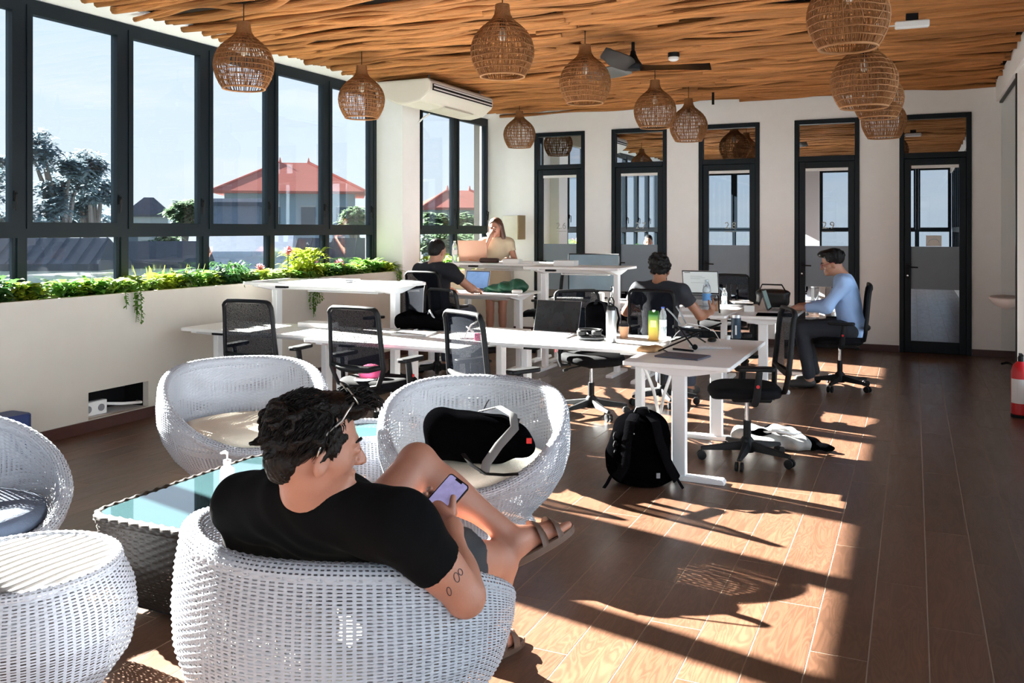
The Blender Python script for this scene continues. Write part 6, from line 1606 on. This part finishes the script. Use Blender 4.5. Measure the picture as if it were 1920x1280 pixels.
house(236, 322, 370, 402, 55, 'low house with a dark thatched roof beyond the window', mat('dark_thatch', (.07, .07, .085), .95, var=.4), M_hw2, .2, .3, 2)
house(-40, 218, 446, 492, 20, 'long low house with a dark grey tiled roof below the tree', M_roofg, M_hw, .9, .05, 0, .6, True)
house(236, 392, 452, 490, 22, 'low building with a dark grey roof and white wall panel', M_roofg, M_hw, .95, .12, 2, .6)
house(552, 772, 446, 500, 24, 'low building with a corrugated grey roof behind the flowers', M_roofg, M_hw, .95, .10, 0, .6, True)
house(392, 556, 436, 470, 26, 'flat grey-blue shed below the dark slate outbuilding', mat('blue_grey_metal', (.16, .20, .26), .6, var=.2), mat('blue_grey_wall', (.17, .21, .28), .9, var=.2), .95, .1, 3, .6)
def tree(px, pyt, pyb, d, wpx, lab, m, n=1800, seed=0, trunk=True, ls=.28, name='tree'):
    r = random.Random(seed); base = P(px, 430, d); W = wpx/FPX*d/2; zt = EYE-(pyt-430)/FPX*d+3.2; zb = EYE-(pyb-430)/FPX*d+3.2
    o = tag(empty(name, (base.x, base.y, -3.2)), lab, 'tree')
    mb = MB(); blobs = [(Vector((r.uniform(-.6, .6)*W, r.uniform(-.6, .6)*W, zb+(zt-zb)*(.1+.75*r.random()))), W*r.uniform(.25, .5)) for _ in range(14)]
    for i in range(n):
        c, rad = r.choice(blobs); v = Vector((r.gauss(0, 1), r.gauss(0, 1), r.gauss(0, 1))).normalized()*rad*r.random()**.4; v.z *= .8
        a = r.uniform(0, 6.3); leaf(mb, c+v, (math.cos(a), math.sin(a), r.uniform(-.4, .6)), Vector((0, 0, 1)), ls*r.uniform(.6, 1.4), ls*.28, .3, 2)
    mb.build('crown', m, o)
    if trunk:
        t = MB().tube([(0, 0, 0), (.1, .05, zb*.6), (.0, .1, zb+(zt-zb)*.5)], [.22, .16, .06], 8)
        for c, rad in blobs[:7]: t.tube([(0, .05, zb*.7), c*.6+Vector((0, 0, zb*.4)), c], [.09, .06, .02], 5)
        t.build('trunk', mat('bark', (.10, .09, .085), .9, var=.3), o)
M_tree = leaf_mat('haze_tinted_leaf', (.15, .205, .235)); M_tree2 = leaf_mat('far_tree_leaf', (.085, .135, .075))  # first leaf colour is paled and blued to stand for haze
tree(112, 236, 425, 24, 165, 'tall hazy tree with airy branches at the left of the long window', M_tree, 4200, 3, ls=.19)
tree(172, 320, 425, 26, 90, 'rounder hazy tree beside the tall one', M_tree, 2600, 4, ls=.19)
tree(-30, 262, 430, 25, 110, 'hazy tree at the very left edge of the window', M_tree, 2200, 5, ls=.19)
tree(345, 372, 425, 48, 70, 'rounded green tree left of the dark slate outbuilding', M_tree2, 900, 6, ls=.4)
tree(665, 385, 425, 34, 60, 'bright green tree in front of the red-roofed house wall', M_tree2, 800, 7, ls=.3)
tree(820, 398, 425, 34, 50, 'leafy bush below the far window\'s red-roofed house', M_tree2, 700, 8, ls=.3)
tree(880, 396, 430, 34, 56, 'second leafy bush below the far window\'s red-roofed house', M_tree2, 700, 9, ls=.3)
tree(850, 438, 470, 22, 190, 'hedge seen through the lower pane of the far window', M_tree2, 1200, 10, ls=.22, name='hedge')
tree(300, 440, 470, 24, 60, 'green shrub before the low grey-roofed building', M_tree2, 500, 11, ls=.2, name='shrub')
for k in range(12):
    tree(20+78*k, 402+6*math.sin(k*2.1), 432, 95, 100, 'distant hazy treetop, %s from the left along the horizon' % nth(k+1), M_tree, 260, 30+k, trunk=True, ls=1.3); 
for o in [o for o in COL.objects if o.get('label', '').startswith('distant hazy')]: o['group'] = 'trees along the horizon'
# unseen grey house, added to bounce sunlight back into the room
def neighbour():
    M_nb = mat('grey_bounce_render', (.15, .17, .195), .9, var=.06, scale=.8)
    h = struct(MB().b2(7.5, 13, -9, 10.5, -3.2, 5.6).build('wall_bounce_house', M_nb))
    MB().b2(7.0, 13.5, -9.5, 11, 5.6, 5.9).build('roof_slab', M_roofg, h)
    for k in range(6):
        for z in (-1.6, 1.6):
            w = MB().b2(7.46, 7.5, -7.6+3.0*k, -6.4+3.0*k, z, z+1.5).build('window', M_dark, h)
neighbour()
